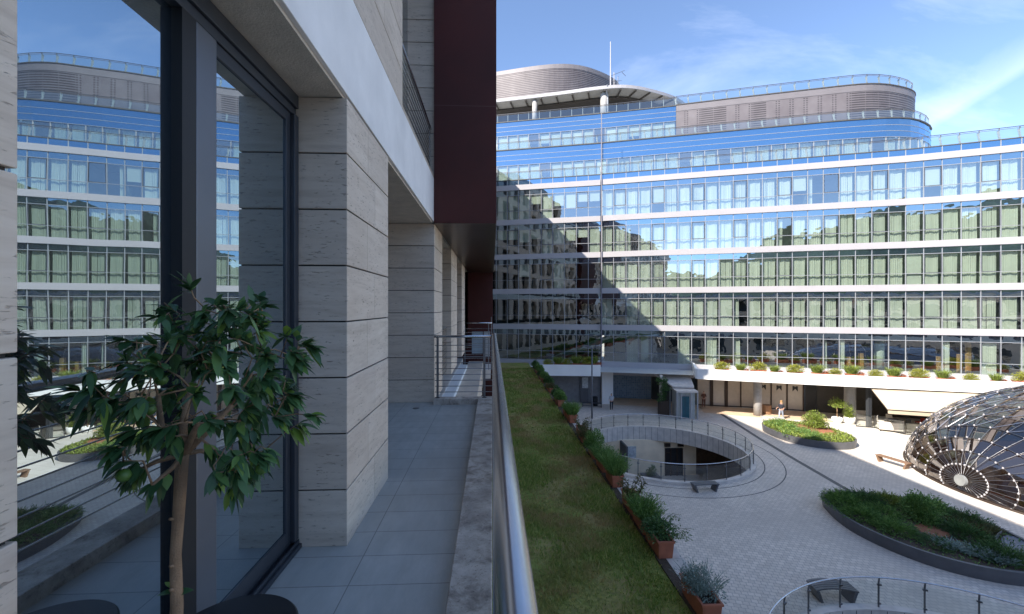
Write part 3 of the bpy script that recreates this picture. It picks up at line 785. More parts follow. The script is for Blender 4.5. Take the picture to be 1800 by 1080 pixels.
# sixth storey: set back, blue panels over windows, rounded right end
L6 = [(-6.0, 56.2), (.65, 54.5), (13.13, 51.3), (21.31, 48.75), (29.49, 46.25), (36.5, 44.15)] + chaikin([(39.36, 43.45), (41.9, 42.95), (44.3, 43.0), (46.6, 43.9), (48.9, 45.2), (50.3, 47.0), (50.8, 49.5), (50.6, 56.0)], 2)
L6 = resample(L6, MOD)
def fascia(P, z0, z1, m, name, nl, pitch):
    o = ribbon(MB(), P, 0, -.3, z0, z1).build(name, m, tower)
    ln = MB()
    for k in range(nl): ribbon(ln, P, .025, -.01, z1-.03-pitch*(k+1)-.02, z1-.03-pitch*(k+1)+.02)
    ln.build('panel_joint_line', M['mullion'], o); return o
fascia(L6, 28.70, 30.66, M['blue_panel'], 'blue_panel', 3, .63)
def upper_windows(P, z0, z1, kinds, cur=.2):
    o = MB(); fr = MB(); c = MB(); N = normals(P); rng = random.Random(len(P))
    for k in range(len(P)-1):
        a, b = V2(P[k]), V2(P[k+1]); d = (b-a).normalized(); n = Vector((d.y, -d.x)); L = (b-a).length
        o.quad((*(a-n*.05), z0), (*(b-n*.05), z0), (*(b-n*.05), z1), (*(a-n*.05), z1))
        fr.prism([tuple(a+d*(-.03)-n*.1), tuple(a+d*(-.03)+n*.01), tuple(a+d*.03+n*.01), tuple(a+d*.03-n*.1)][::-1], z0, z1)
        if kinds(k):
            i = len(c.v); u0, u1 = .06, L-.16
            if rng.random() < .12: continue
            ph = rng.uniform(0, 6); nn = 22
            for q in range(nn+1):
                u = u0+(u1-u0)*q/nn; off = -.32+.035*math.sin(44*u+ph+math.sin(7*u))
                p = a+d*u+n*off; c.v += [(*p, z0), (*p, z1)]
            c.f += [(i+2*q, i+2*q+2, i+2*q+3, i+2*q+1) for q in range(nn)]
        elif rng.random() < .8:
            zz = rng.choice((z0, z0, z0+.5, z0+1.0)); p0 = a+d*.1-n*.2; p1 = b-d*.1-n*.2
            c.quad((*p0, zz), (*p1, zz), (*p1, z1), (*p0, z1))
    w_ = stuff(o.build('window', M['glass'], tower)); stuff(fr.build('frame', M['mullion'], w_)); stuff(c.build('curtain', M['curtain'], w_, smooth=False))
    ribbon(MB(), P, -3.5, -3.7, z0, z1).build('interior', M['interior'], tower)
upper_windows(L6, 26.1, 28.69, lambda k: k > 14)
ribbon(MB(), L6, .10, -.3, 30.665, 30.78).build('cornice', M['cornice'], tower)
mb = MB(); flat_poly(mb, offset(L6, -.25) + [(40, 62), (-6, 66)], 30.7); mb.build('terrace_roof', M['roof'], tower)
terrace_rail(offset(L6[5:], -.15), 30.78, 1.0)
# seventh storey
L7a = resample([(-6.0, 57.7), (.67, 55.95), (13.58, 52.6), (22.0, 50.15)], MOD)
L7b = resample([(22.02, 50.14), (30.2, 47.45), (36.0, 45.65)] + chaikin([(37.91, 45.05), (40.4, 44.35), (42.6, 44.35), (44.6, 44.75), (46.6, 45.35), (48.3, 46.4), (49.4, 48.2), (49.6, 50.5), (49.0, 58)], 2), MOD*.5)
fascia(L7a, 33.05, 34.86, M['blue_panel'], 'blue_panel', 3, .58)
upper_windows(L7a, 30.8, 33.04, lambda k: False)
mb = sheet(MB(), L7b, 0, 30.7, 34.22); mb.build('louvre_wall', M['louvre'], tower)
ribbon(MB(), L7b, .03, -.3, 34.23, 34.95).build('cap', M['grey_cap'], tower)
ribbon(MB(), L7b, .09, -.3, 34.955, 35.05).build('cornice', M['cornice'], tower)
ribbon(MB(), L7a, .08, -.3, 34.865, 34.97).build('cornice', M['cornice'], tower)
mb = MB(); flat_poly(mb, offset(L7a, -.25) + offset(L7b, -.25) + [(40, 62), (-6, 68)], 34.9); mb.build('terrace_roof', M['roof'], tower)
terrace_rail(offset(L7a, -.15), 34.97, 1.05, bracket=False); terrace_rail(offset(L7b, -.15), 35.05, 1.05)
# canopy eave, columns and louvred drum
CN = resample(chaikin([(-7, 60.2), (.75, 58.2), (9.08, 55.75), (13.2, 54.3), (16.2, 53.6), (18.6, 53.8), (21.2, 54.7), (24.6, 56.2), (27.5, 58.6), (29, 62)], 2), .7)
ribbon(MB(), CN, 0, -.3, 38.75, 39.15).build('canopy', M['band'], tower)
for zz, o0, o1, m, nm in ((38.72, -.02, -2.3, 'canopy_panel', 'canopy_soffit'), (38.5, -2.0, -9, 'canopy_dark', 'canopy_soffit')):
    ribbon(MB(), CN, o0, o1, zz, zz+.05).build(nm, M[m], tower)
br = MB(); N = normals(CN)
for k in range(2, len(CN), 3): 
    a = V2(CN[k])-N[k]*.05; b = V2(CN[k])-N[k]*2.3; br.obar(tuple(a), tuple(b), .16, 38.55, 38.715)
br.build('canopy_bracket', M['canopy_dark'], tower)
ribbon(MB(), CN, -.3, -9, 39.0, 39.1).build('canopy_roof', M['roof'], tower)
ribbon(MB(), CN, -6.0, -6.3, 34.9, 38.6).build('canopy_back_wall', M['canopy_panel'], tower)
for (x, y, r) in ((5.75, 57.35, .34), (14.6, 55.0, .5)):
    MB().lathe([(r, 34.9), (r, 38.6)], x, y, 20).build('column', M['column'], tower, smooth=True)
DR = resample(chaikin([(-9, 66), (-4, 63.3), (.8, 61.8), (5.0, 60.35), (8.2, 59.5), (10.8, 59.3), (13.2, 59.8), (15.4, 60.9), (17.6, 62.3), (19.3, 64), (20.5, 67), (20, 72)], 2), .7)
sheet(MB(), DR, 0, 39.0, 44.25).build('louvre_drum', M['louvre_full'], tower)
ribbon(MB(), DR, .04, -.3, 44.25, 44.85).build('cap', M['grey_cap'], tower)
mb = MB(); flat_poly(mb, offset(DR, -.25), 44.7); mb.build('roof', M['roof'], tower)
# white downpipe on the kink of the facade
dp = MB().obar((12.47, 48.39), (12.58, 48.36), .1, 3.9, 33.0)
dp.build('downpipe', plain('lilac_grey_pipe', (.20, .19, .22), .5), tower)
MB().tube([(14.7, 53.9, 39.2), (14.7, 54.3, 38.6), (14.95, 54.6, 38.0), (14.98, 54.7, 36.0)], .09, 8).build('gutter_spout', M['mullion'], tower)
ms = thing('flagpole', 'tall white roof mast rising from the canopy of the glass building', 'mast', (15.6, 55.6, 39.1))
MB().tube([(15.6, 55.6, 39.1), (15.6, 55.6, 45.8)], [.09, .05], 8).build('pole', M['band'], ms)
MB().lathe([(.2, 39.1), (.2, 39.3), (.09, 39.32)], 15.6, 55.6, 12).build('base', M['steel_dark'], ms)
an = thing('aerial', 'thin roof aerials with short cross elements right of the white mast', 'aerial', (16.6, 56.4, 39.1))
MB().tube([(16.3, 56.4, 39.1), (16.3, 56.4, 42.2)], .045, 6).build('pole', M['band'], an)
MB().tube([(16.9, 56.6, 39.1), (16.9, 56.6, 41.8)], .045, 6).build('pole', M['band'], an)
y_ = MB()
for a, b in (((15.7, 56.3, 41.6), (17.8, 56.6, 42.6)), ((15.9, 56.3, 41.0), (17.4, 56.6, 41.2)), ((17.4, 56.5, 42.3), (18.0, 56.7, 41.9)), ((17.0, 56.5, 40.6), (18.0, 56.7, 40.2)), ((16.9, 56.5, 40.1), (18.0, 56.7, 39.5))): y_.tube([a, b], .03, 5)
y_.build('cross_element', M['steel_dark'], an)

# podium: white parapets, terrace slab, shop fronts
PR = [(20.12, 41.08), (24.9, 39.15), (30.13, 37.05), (38.86, 33.85), (43.16, 32.3), (48.5, 30.0), (56, 26.2)]
PL = [(4.36, 45.02), (11.34, 44.15)]
podium = thing('podium', 'white podium with planted parapets and glazed shop fronts under the glass building', 'podium', (26, 41, 0))
ribbon(MB(), PR, 0, -.25, 3.72, 4.70).build('parapet', M['white'], podium)
MB().obar((20.2, 41.32), (21.9, 45.5), .22, 3.72, 4.698).build('parapet', M['white'], podium)
ribbon(MB(), PL, 0, -.25, 3.55, 4.70).build('parapet', M['white'], podium)
MB().obar((11.26, 44.38), (12.2, 48.4), .2, 3.55, 4.698).build('parapet', M['white'], podium)
mb = MB(); mb.prism([(20.4, 41.35)] + offset(PR, -.26)[1:] + [(60, 28.4)] + [tuple(V2(p)-n*3) for p, n in zip(RP[30:6:-3], normals(RP)[30:6:-3])] + [(21.9, 45.4)], 3.74, 3.92)
mb.build('terrace_slab', M['white'], podium)
MB().prism([(4.4, 45.3), (11.2, 44.45), (12.1, 48.3), (4.4, 50.4)], 3.6, 4.0).build('terrace_slab', M['white'], podium)
MB().prism([(12.3, 48.15), (21.9, 45.3), (22.2, 46.2), (12.5, 49.2)], 3.1, 3.42).build('passage_beam', M['band'], podium)
MB().prism([(4.4, 46.5), (60, 31), (60, 52), (4.4, 60)], 3.93, 3.94).build('soffit', M['canopy_panel'], podium)
SF = [(22.5, 45.9), (24.97, 45.1), (27.64, 44.5), (29.85, 43.66), (32.2, 42.75)]
SF = resample(SF, 1.46)
sf = ribbon(MB(), SF, 0, -.1, 0.05, 3.73).build('shop_front', plain('beige_screen', (.50, .44, .37), .22, var=.06, spec=.6), podium)
fr = MB()
for k, p in enumerate(SF):
    n = normals(SF)[k]; a = V2(p)+n*.06; d = Vector((-n.y, n.x)); wd = .16 if k in (1, 2) else .05
    fr.obar(tuple(a-d*wd), tuple(a+d*wd), .12, .02, 3.735)
ribbon(fr, SF, .05, .005, .03, .14)
fr.build('shop_frame', M['brownframe'], podium)
# dark emblem (square with a notch cut from below) on three of the screens
for k in (4, 5, 6):
    if k+1 >= len(SF): break
    a, b = V2(SF[k]), V2(SF[k+1]); d = (b-a).normalized(); n = Vector((d.y, -d.x)); c = a.lerp(b, .5)+n*.012
    pts = [(-.24, 2.0), (-.24, 2.55), (-.1, 2.55), (0, 2.46), (.1, 2.55), (.24, 2.55), (.24, 2.0), (.02, 2.28)]
    q = MB(); q.v = [(*(c+d*u+n*off), z) for off in (0, .02) for u, z in pts]; m_ = len(pts)
    q.f = [tuple(range(m_, 2*m_))] + [(i, (i+1) % m_, m_+(i+1) % m_, m_+i) for i in range(m_)]
    q.build('emblem', M['black'], podium)
MB().lathe([(.38, 0), (.38, 3.74)], 26.45, 41.35, 28).build('column', M['column'], podium, smooth=True)
MB().lathe([(.46, 0), (.46, 3.74)], 33.75, 38.75, 28).build('column', M['column'], podium, smooth=True)
MB().prism([(32.3, 42.6), (33.2, 42.2), (33.3, 42.5), (32.4, 42.9)], 0, 3.73).build('dark_opening', M['black'], podium)
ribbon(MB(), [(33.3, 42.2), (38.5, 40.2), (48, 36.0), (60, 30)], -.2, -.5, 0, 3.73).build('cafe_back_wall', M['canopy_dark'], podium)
# left part of the ground storey and the passage
MB().prism([(4.4, 48.6), (9.0, 47.9), (12.2, 47.5), (12.3, 47.9), (9.0, 48.3), (4.4, 49.0)], 0, 3.6).build('ground_wall', plain('grey_wall_panel', (.19, .19, .20), .6), podium)
MB().prism([(9.9, 47.55), (10.8, 47.45), (10.82, 47.62), (9.9, 47.7)], .05, 2.9).build('door', plain('grey_door', (.10, .10, .11), .5), podium)
MB().prism([(10.1, 47.45), (10.75, 47.37), (10.76, 47.42), (10.11, 47.5)], 1.7, 2.9).build('notice', M['notice'], podium)
MB().prism([(12.2, 46.9), (13.4, 46.7), (13.5, 47.5), (12.3, 47.7)], 0, 3.55).build('passage_pier', M['white'], podium)
MB().prism([(14.4, 50.2), (18.6, 49.2), (18.7, 49.5), (14.5, 50.5)], 0, 3.2).build('glass_block_wall', M['glassblock'], podium)
MB().prism([(12.6, 49.8), (14.38, 50.3), (14.3, 52), (12.6, 52)], 0, 3.2).build('passage_wall', M['black'], podium)
MB().prism([(18.72, 49.2), (22.6, 46.0), (23.5, 49), (19.0, 52)], 0, 3.2).build('passage_wall', M['office'], podium)
MB().prism([(10.5, 47.3), (22.4, 44.2), (22.6, 48.5), (10.5, 51)], .004, .009).build('passage_floor', M['floor_warm'], podium)
mb = MB(); flat_poly(mb, [(21.6, 42.6), (26.0, 40.6), (32, 38.5), (33, 42.4), (22.6, 45.95)], .009); structure(mb.build('arcade_paving', M['floor_warm']))
# awning
aw = thing('awning', 'large cream fabric awning sloping out from the white podium over the cafe terrace', 'awning', (38, 35, 3.6))
T0 = Vector((33.4, 36.15, 3.62)); T1 = Vector((48.3, 30.3, 3.62)); B0 = Vector((32.9, 34.0, 2.25)); B1 = Vector((47.6, 28.0, 2.25))
q = MB(); up_ = Vector((0, 0, .03))
for k in range(8):
    a, b = k/8, (k+1)/8
    q.quad(T0.lerp(T1, a), B0.lerp(B1, a), B0.lerp(B1, b), T0.lerp(T1, b))
    q.quad(T0.lerp(T1, a)-up_, T0.lerp(T1, b)-up_, B0.lerp(B1, b)-up_, B0.lerp(B1, a)-up_)
q.build('canvas', M['canvas'], aw)
MB().obar(B0[:2], B1[:2], .03, 1.93, 2.20).build('valance', M['canvas'], aw)
MB().tube([B0, B1], .04, 8).build('front_bar', M['brownframe'], aw)
for t in (0, .22, .5, .8):
    a = T0.lerp(T1, t); b = B0.lerp(B1, t); MB().tube([a-Vector((0, 0, .05)), b-Vector((0, 0, .05))], .035, 6).build('arm', M['brownframe'], aw)
# wing of the complex behind the photographer: only seen mirrored in the lower storeys of the glass building
wg = thing('courtyard_wing', 'low stone wing closing the courtyard, only seen mirrored in the lowest glass storeys', 'building', (40, -28, 0))
MB().box(2, 95, -38, -24, 0, 13.2).build('wall', M['travertine'], wg)
MB().box(1.8, 95.2, -38.2, -23.7, 13.203, 13.7).build('roof', M['roof'], wg)
for z0 in (.6, 4.8, 9.0):
    for k in range(20): MB().box(4+4.5*k, 7.2+4.5*k, -24.0, -23.96, z0, z0+3.0).build('window', M['dark_window'], wg)

# ------------------------------------------------------------------ lawn terrace
terr = MB(); terr.box(-.34, 4.35, -8, 44.9, .0, 4.38); structure(terr.build('terrace', M['concrete']))
mb = MB(); nxx, nyy = 14, 130
for j in range(nyy+1):
    for i in range(nxx+1):
        x = -.33 + 4.45*i/nxx; y = -7.9 + 56.4*j/nyy
        mb.v.append((x, y, 4.47 + .035*noise.noise((x*1.3, y*1.3, 0)) + .02*noise.noise((x*4, y*4, 3))))
for j in range(nyy):
    for i in range(nxx): a = j*(nxx+1)+i; mb.f.append((a, a+1, a+nxx+2, a+nxx+1))
structure(mb.build('lawn', M['lawn'], smooth=True))
structure(MB().box(4.121, 4.35, -8, 44.9, 4.381, 4.50).build('terrace_edge', M['soil']))
cop = MB()
y = -7.5
while y < 44.6: cop.box(4.352, 4.80, y, min(y+1.49, 44.9), 4.2, 4.50); y += 1.5
structure(cop.build('terrace_coping', M['concrete'], bevel=.008))
mb = MB(); rng = random.Random(5)
for k in range(70000):
    y = 5.5*(44/5.5)**(rng.random()**.85); x = rng.uniform(-.2, 4.1)
    q = noise.noise((x*.8, y*.8, 1.7))
    if q < -.15 and rng.random() < .55: continue
    h = (.04+.07*rng.random())*(1+.7*q)*(1+y*.012); a = rng.uniform(0, 6.28); wd = .008+.0007*y
    z = 4.47 + .035*noise.noise((x*1.3, y*1.3, 0)); i = len(mb.v); l = h*rng.uniform(.2, 1.1); b = rng.uniform(0, 6.28)
    mb.v += [(x-wd*math.cos(a), y-wd*math.sin(a), z), (x+wd*math.cos(a), y+wd*math.sin(a), z), (x+l*math.cos(b), y+l*math.sin(b), z+h)]
    mb.f.append((i, i+1, i+2))
stuff(mb.build('grass', M['grass']))

# ------------------------------------------------------------------ trough planters along the lawn edge
def trough(o, L=1.0, W=.40, H=.36):
    b = MB(); t = .025
    for s_ in (-1, 1):
        b.prism([(s_*W/2, -L/2), (s_*(W/2-t), -L/2), (s_*(W/2-t), L/2), (s_*W/2, L/2)][::s_], 0, H)
        b.prism([(-W/2+t, s_*L/2), (W/2-t, s_*L/2), (W/2-t, s_*(L/2-t)), (-W/2+t, s_*(L/2-t))][::-s_], 0, H)
        b.prism([(s_*(W/2+.022), -L/2-.022), (s_*(W/2-t-.003), -L/2-.022), (s_*(W/2-t-.003), L/2+.022), (s_*(W/2+.022), L/2+.022)][::s_], H+.001, H+.05)
        b.prism([(-W/2+t, s_*(L/2+.022)), (W/2-t, s_*(L/2+.022)), (W/2-t, s_*(L/2-t)), (-W/2+t, s_*(L/2-t))][::-s_], H+.001, H+.05)
    b.box(-W/2+.02, W/2-.02, -L/2+.02, L/2-.02, .01, .03)
    # taper towards the foot
    b.v = [(x*(.86+.14*min(1, z/H)), y*(.93+.07*min(1, z/H)), z) for x, y, z in b.v]
    b.build('pot', M['terracotta'], o, bevel=.006)
    MB().box(-W/2+.03, W/2-.03, -L/2+.03, L/2-.03, .2, H-.04).build('soil', M['soil'], o)
PLANTS = {}
def plant_kind(kind, seed, L=1.0):
    rng = random.Random(seed); m = MB(); m2 = None
    if kind == 'rosemary':
        for yy in (-.26, .05, .28): tuft(m, (0, yy, .3), .42, .42, .66, 200, rng, .010, .5, .18)
        mt = 'leaf_green'
    elif kind == 'round':
        bush(m, (0, 0, .34), (.50, .62, .62), 2600, .085, .04, rng, 9, .5); mt = 'leaf_green'
    elif kind == 'dark':
        bush(m, (0, 0, .34), (.45, .55, .60), 2200, .09, .05, rng, 9, .5); mt = 'leaf_dark'
    elif kind == 'sparse':
        for k in range(9): 
            a = rng.uniform(0, 6.28); b = Vector((rng.uniform(-.1, .1), rng.uniform(-.3, .3), .3)); t = b + Vector((.4*math.cos(a), .4*math.sin(a), rng.uniform(.35, .75)))
            m.tube([b, b.lerp(t, .5)+Vector((0, 0, .08)), t], [.008, .006, .003], 5)
            for q in range(24): leaf(m, b.lerp(t, rng.uniform(.25, 1)), rdir(rng)+Vector((0, 0, -.2)), Vector((0, 0, 1)), .16, .035)
        mt = 'leaf_olive'
    elif kind == 'trailing':
        bush(m, (0, 0, .33), (.50, .55, .36), 1500, .07, .045, rng, 10, .2)
        for k in range(40):
            b = Vector((rng.uniform(-.1, .3), rng.uniform(-.5, .5), .45)); a = rng.uniform(-1.2, 1.2); t = b + Vector((.45*math.cos(a), .45*math.sin(a), rng.uniform(-.1, .35)))
            m.tube([b, b.lerp(t, .6)+Vector((0, 0, .1)), t], .004, 4)
            for q in range(9): leaf(m, b.lerp(t, rng.uniform(.3, 1)), rdir(rng), Vector((0, 0, 1)), .05, .03)
        mt = 'leaf_dark'
    else:
        bush(m, (0, 0, .33), (.45, .52, .45), 1500, .06, .03, rng, 11, .5)
        tuft(m, (.1, .1, .35), .6, .7, .45, 100, rng, .008, .7, .2); mt = 'leaf_olive' if kind == 'mixed' else 'leaf_silver'
    return m, mt
DESC = {'rosemary': 'feathery rosemary', 'round': 'rounded green bush', 'dark': 'dark shrub', 'sparse': 'arching olive leaves',
        'trailing': 'dark trailing foliage', 'mixed': 'olive yellow growth', 'silver': 'silvery stems'}
ORD = ['nearest', 'second', 'third', 'fourth', 'fifth', 'sixth', 'seventh', 'eighth', 'ninth', 'tenth', 'eleventh', 'twelfth', 'thirteenth', 'fourteenth', 'fifteenth', 'sixteenth', 'seventeenth', 'eighteenth', 'nineteenth', 'twentieth', 'twenty-first', 'twenty-second', 'twenty-third', 'twenty-fourth', 'twenty-fifth', 'twenty-sixth']
troughs = [(8.75, 'silver'), (10.95, 'trailing'), (12.05, 'rosemary'), (13.1, 'sparse'), (15.15, 'rosemary'), (16.5, 'rosemary'), (17.9, 'round'), (19.5, 'mixed'), (20.7, 'sparse'), (23.4, 'rosemary'), (24.6, 'mixed'), (27.2, 'round'), (28.4, 'dark'), (31.5, 'mixed'), (33.0, 'dark'), (35.4, 'round'), (37.2, 'dark'), (39.2, 'round'), (41.2, 'dark'), (43.2, 'dark')]
cache = {}
for i, (y, kd) in enumerate(troughs):
    key = kd
    if key not in cache:
        o = thing('planter_trough', '', 'planter', (0, 0, 0), 'terracotta troughs along the lawn edge')
        trough(o); m, mt = plant_kind(kd, 100+len(cache)); m.build('foliage', M[mt], o); cache[key] = o
    else: o = copy_tree(cache[key])
    o.location = (4.36+.02*math.sin(i*5), y, 4.505); o.rotation_euler = (0, 0, R(4*math.sin(i*3.1)) + (math.pi if i % 2 and kd != 'trailing' else 0))
    sc_ = 1.0 + .12*math.sin(i*2.3); o.scale = (1, 1, sc_)
    far = i >= len(troughs)//2
    pos = (ORD[i] + ' from the camera' if not far else ('farthest one' if i == len(troughs)-1 else ORD[len(troughs)-1-i] + ' from the far end'))
    o['label'] = 'terracotta trough with %s, %s in the lawn edge row' % (DESC[kd], pos)

# small pots on the podium terrace behind the parapet
def pod_plant(kind, seed):
    o = thing('terrace_plant', '', 'potted plant', (0, 0, 0), 'small plants behind the white podium parapet')
    b = MB(); b.box(-.55, .55, -.2, .2, 0, .32); b.v = [(x*(.9+.1*z/.32), y*(.85+.15*z/.32), z) for x, y, z in b.v]
    b.build('pot', M['terracotta'], o, bevel=.01); rng = random.Random(seed); m = MB()
    if kind == 'mound': bush(m, (0, 0, .3), (.75, .5, .62), 1300, .10, .055, rng, 9, .5); m.build('foliage', M['leaf_yellow'], o)
    else:
        tuft(m, (-.2, 0, .3), .55, .4, .75, 160, rng, .02, .5, .25); bush(m, (-.2, 0, .3), (.4, .35, .6), 350, .09, .05, rng, 6); m.build('foliage', M['leaf_bright'], o)
        m = MB(); bush(m, (.3, 0, .28), (.4, .25, .2), 260, .08, .05, rng, 7, .2); m.build('flowers', M['leaf_rust'], o)
    return o
protos = {'mound': pod_plant('mound', 3), 'flower': pod_plant('flower', 4)}; used = set()
PX = [22.5, 24.15, 25.4, 26.8, 28.2, 30.0, 31.1, 32.5, 34.0, 35.4, 36.9, 38.6, 40.2, 41.9, 43.4, 45.0, 46.5, 48.2]
def on_path(P, x):
    for a, b in zip(P, P[1:]):
        if a[0] <= x <= b[0]: t = (x-a[0])/(b[0]-a[0]); return V2(a).lerp(V2(b), t), math.atan2(b[1]-a[1], b[0]-a[0])
PRo = offset(PR, -.62); PLo = offset(PL, -.62)
ribbon(MB(), PR[:-1], -.26, -1.0, 3.925, 4.40).build('planting_ledge', M['band'], podium); ribbon(MB(), PL, -.26, -1.0, 4.005, 4.42).build('planting_ledge', M['band'], podium)
def place_pod(x, Pth, kd, lab, dz):
    p, an = on_path(Pth, x)
    if kd in used: o = copy_tree(protos[kd])
    else: o = protos[kd]; used.add(kd)
    o.location = (p.x, p.y, dz); o.rotation_euler = (0, 0, an + (math.pi if kd == 'mound' and int(x) % 2 else 0)); s_ = 1.05+.18*math.sin(x*7); o.scale = (s_, s_, s_); o['label'] = lab
for i, x in enumerate(PX):
    kd = 'mound' if i % 2 == 0 else 'flower'
    what = 'yellow green mound plant in red pot' if kd == 'mound' else 'upright green plant with rust red flowers'
    nth = 'leftmost' if i == 0 else ORD[i] + ' from the left'
    place_pod(x, PRo, kd, '%s, %s behind the sunlit right parapet' % (what, nth), 4.405)
for i, x in enumerate((6.0, 7.2, 8.0, 9.2, 10.2, 10.9)):
    kd = 'mound' if i % 2 == 0 else 'flower'
    what = 'dim green mound plant in red pot' if kd == 'mound' else 'dim upright plant with rust flowers'
    place_pod(x, PLo, kd, '%s, %s behind the shaded left parapet' % (what, 'leftmost' if i == 0 else ORD[i] + ' from the left'), 4.425)

# ------------------------------------------------------------------ round openings in the plaza
def opening(C, Rr, label, rlabel, fasc=True):
    r = thing('round_opening', label, 'opening', (C[0], C[1], 0))
    n = 96; o = MB(); o.lathe([(Rr-.02, -1.05), (Rr-.02, .16), (Rr+.30, .16), (Rr+.30, -.3)], C[0], C[1], n, False)
    o.build('kerb_ring', M['concrete'], r, smooth=False)
    ln = MB()
    for k in range(72):
        a = 2*math.pi*k/72; p = (C[0]+(Rr-.022)*math.cos(a), C[1]+(Rr-.022)*math.sin(a)); d = Vector((math.cos(a), math.sin(a)))
        q = (p[0]-d.x*.006, p[1]-d.y*.006); ln.obar(p, q, .02, -1.04, .12)
    ln.build('panel_joint', M['joint'], r)
    MB().lathe([(Rr+.31, -1.0), (14.0, -1.0), (14.0, -4.2)], C[0], C[1], 64, False).build('lower_ceiling', M['white'], r)
    mb = MB(); flat_poly(mb, circle(*C, 13.9, 64), -4.2); mb.build('lower_floor', M['paver'], r)
    rr = thing('round_railing', rlabel, 'railing', (C[0], C[1], .16)); hr = Rr+.10
    MB().tube([(x, y, 1.22) for x, y in circle(*C, hr, 96)], .028, 8, True).build('handrail', M['steel'], rr, smooth=True)
    gl = MB(); ps = circle(*C, hr, 96)
    for a, b in zip(ps, ps[1:] + ps[:1]): gl.quad((*a, .26), (*b, .26), (*b, 1.10), (*a, 1.10))
    gl.build('glass_panel', M['clear_glass'], rr, smooth=True)
    for k in range(28):
        a = 2*math.pi*(k+.35)/28; d = Vector((math.cos(a), math.sin(a), 0)); p = Vector((C[0], C[1], 0)) + d*(hr+.03); t = Vector((-d.y, d.x, 0))
        q = MB().tube([p+Vector((0, 0, .16)), p+Vector((0, 0, 1.02)), p-d*.03+Vector((0, 0, 1.2))], .03, 6)
        q.obar(tuple((p-t*.07-d*.03)[:2]), tuple((p+t*.07-d*.03)[:2]), .05, .94, 1.0); q.obar(tuple((p-t*.05-d*.03)[:2]), tuple((p+t*.05-d*.03)[:2]), .05, .28, .33)
        q.build('post', M['steel_dark'], rr)
    return r
op = opening(C1, R1, 'round opening in the plaza showing a beige lower level with door and planter', 'glass railing with dark posts around the round opening with the beige lower level')
opening(C2, R2, 'round opening in the near plaza corner, mostly below the picture edge', 'curved glass railing at the bottom right corner of the picture')
lw = MB().box(7.0, 18.2, 37.3, 37.5, -4.2, -1.0).build('lower_wall', M['beige'], op)
MB().box(18.2, 25, 38.8, 39, -4.2, -1.0).build('lower_wall', M['wood'], op)
MB().box(18.0, 18.2, 37.5, 39, -4.2, -1.0).build('lower_wall', M['wood'], op)
MB().box(11.3, 11.45, 35.5, 37.3, -4.2, -1.0).build('lower_wall', M['office'], op)
dd = MB(); dd.box(15.35, 16.95, 37.24, 37.297, -4.18, -1.75).build('door', M['black'], op)
d2 = MB()
for a, b in ((15.35, 15.43), (15.8, 15.9), (16.35, 16.5), (16.87, 16.95)): d2.box(a, b, 37.16, 37.238, -4.18, -1.75)
d2.box(15.43, 15.8, 37.17, 37.236, -2.2, -2.1); d2.build('door_frame', M['brownframe'], op)
for x in (15.3, 16.5): MB().box(x, x+.5, 37.12, 37.29, -1.6, -1.3).build('lamp_box', M['brownframe'], op)
po = tag(MB().box(11.9, 12.75, 37.25, 37.295, -2.55, -1.55).build('poster', M['notice']), 'pale framed notice on the beige wall inside the round opening', 'poster')
lp = thing('square_planter', 'dark square planter with a small plant on the lower level inside the round opening', 'planter', (13.3, 35.2, -4.2))
b = MB(); b.box(12.6, 14.0, 34.6, 35.8, -4.2, -3.3); b.build('box', M['planter_metal'], lp, bevel=.02)
m = MB(); bush(m, (13.4, 35.2, -3.3), (.5, .5, .8), 500, .14, .06, random.Random(2), 6); m.build('foliage', M['leaf_dark'], lp)
tb = thing('low_table', 'low dark table on the lower level inside the round opening', 'table', (17.0, 33.6, -4.2))
MB().box(16.2, 17.8, 33.2, 34.0, -3.75, -3.65).build('table_top', M['brownframe'], tb)
for x, y in ((16.3, 33.3), (17.7, 33.3), (16.3, 33.9), (17.7, 33.9)): MB().box(x-.04, x+.04, y-.04, y+.04, -4.2, -3.752).build('leg', M['brownframe'], tb)

# ------------------------------------------------------------------ leaf shaped planters
def planter_shell(pts, h, name, label, lip=.09):
    P = pts; r = thing(name, label, 'planter', (sum(p[0] for p in P)/len(P), sum(p[1] for p in P)/len(P), 0))
    n = len(P); cx = r.location.x; cy = r.location.y
    inner = [(p[0]+(cx-p[0])*lip/2.2, p[1]+(cy-p[1])*lip/2.2) for p in P]; bot = [(p[0]+(cx-p[0])*.02, p[1]+(cy-p[1])*.02) for p in P]
    m = MB(); m.v = [(*p, 0) for p in bot] + [(*p, h) for p in P] + [(*p, h) for p in inner] + [(*p, h-.2) for p in inner]
    for ring in range(3):
        for k in range(n): a = ring*n+k; b_ = ring*n+(k+1) % n; m.f.append((a, b_, b_+n, a+n))
    m.build('rim', M['planter_metal'], r)
    s_ = MB(); flat_poly(s_, inner, h-.08); s_.build('soil', M['soil'], r)
    return r, inner
def closed_spline(P, it=3):
    for _ in range(it):
        Q = []
        for a, b in zip(P, P[1:]+P[:1]): Q += [tuple(V2(a).lerp(V2(b), .25)), tuple(V2(a).lerp(V2(b), .75))]
        P = Q
    return P
PA = closed_spline([(17.75, 22.2), (17.15, 20.2), (17.35, 18.5), (18.1, 16.9), (19.4, 15.8), (21.0, 15.3), (22.6, 15.7), (23.5, 17.2), (23.7, 19.4), (23.3, 21.2), (22.0, 22.3), (20.0, 23.0), (18.2, 22.9)])
rA, inA = planter_shell(PA, .55, 'leaf_planter', 'large leaf shaped grey metal planter with dark shrubs and a blue grey water basin end')
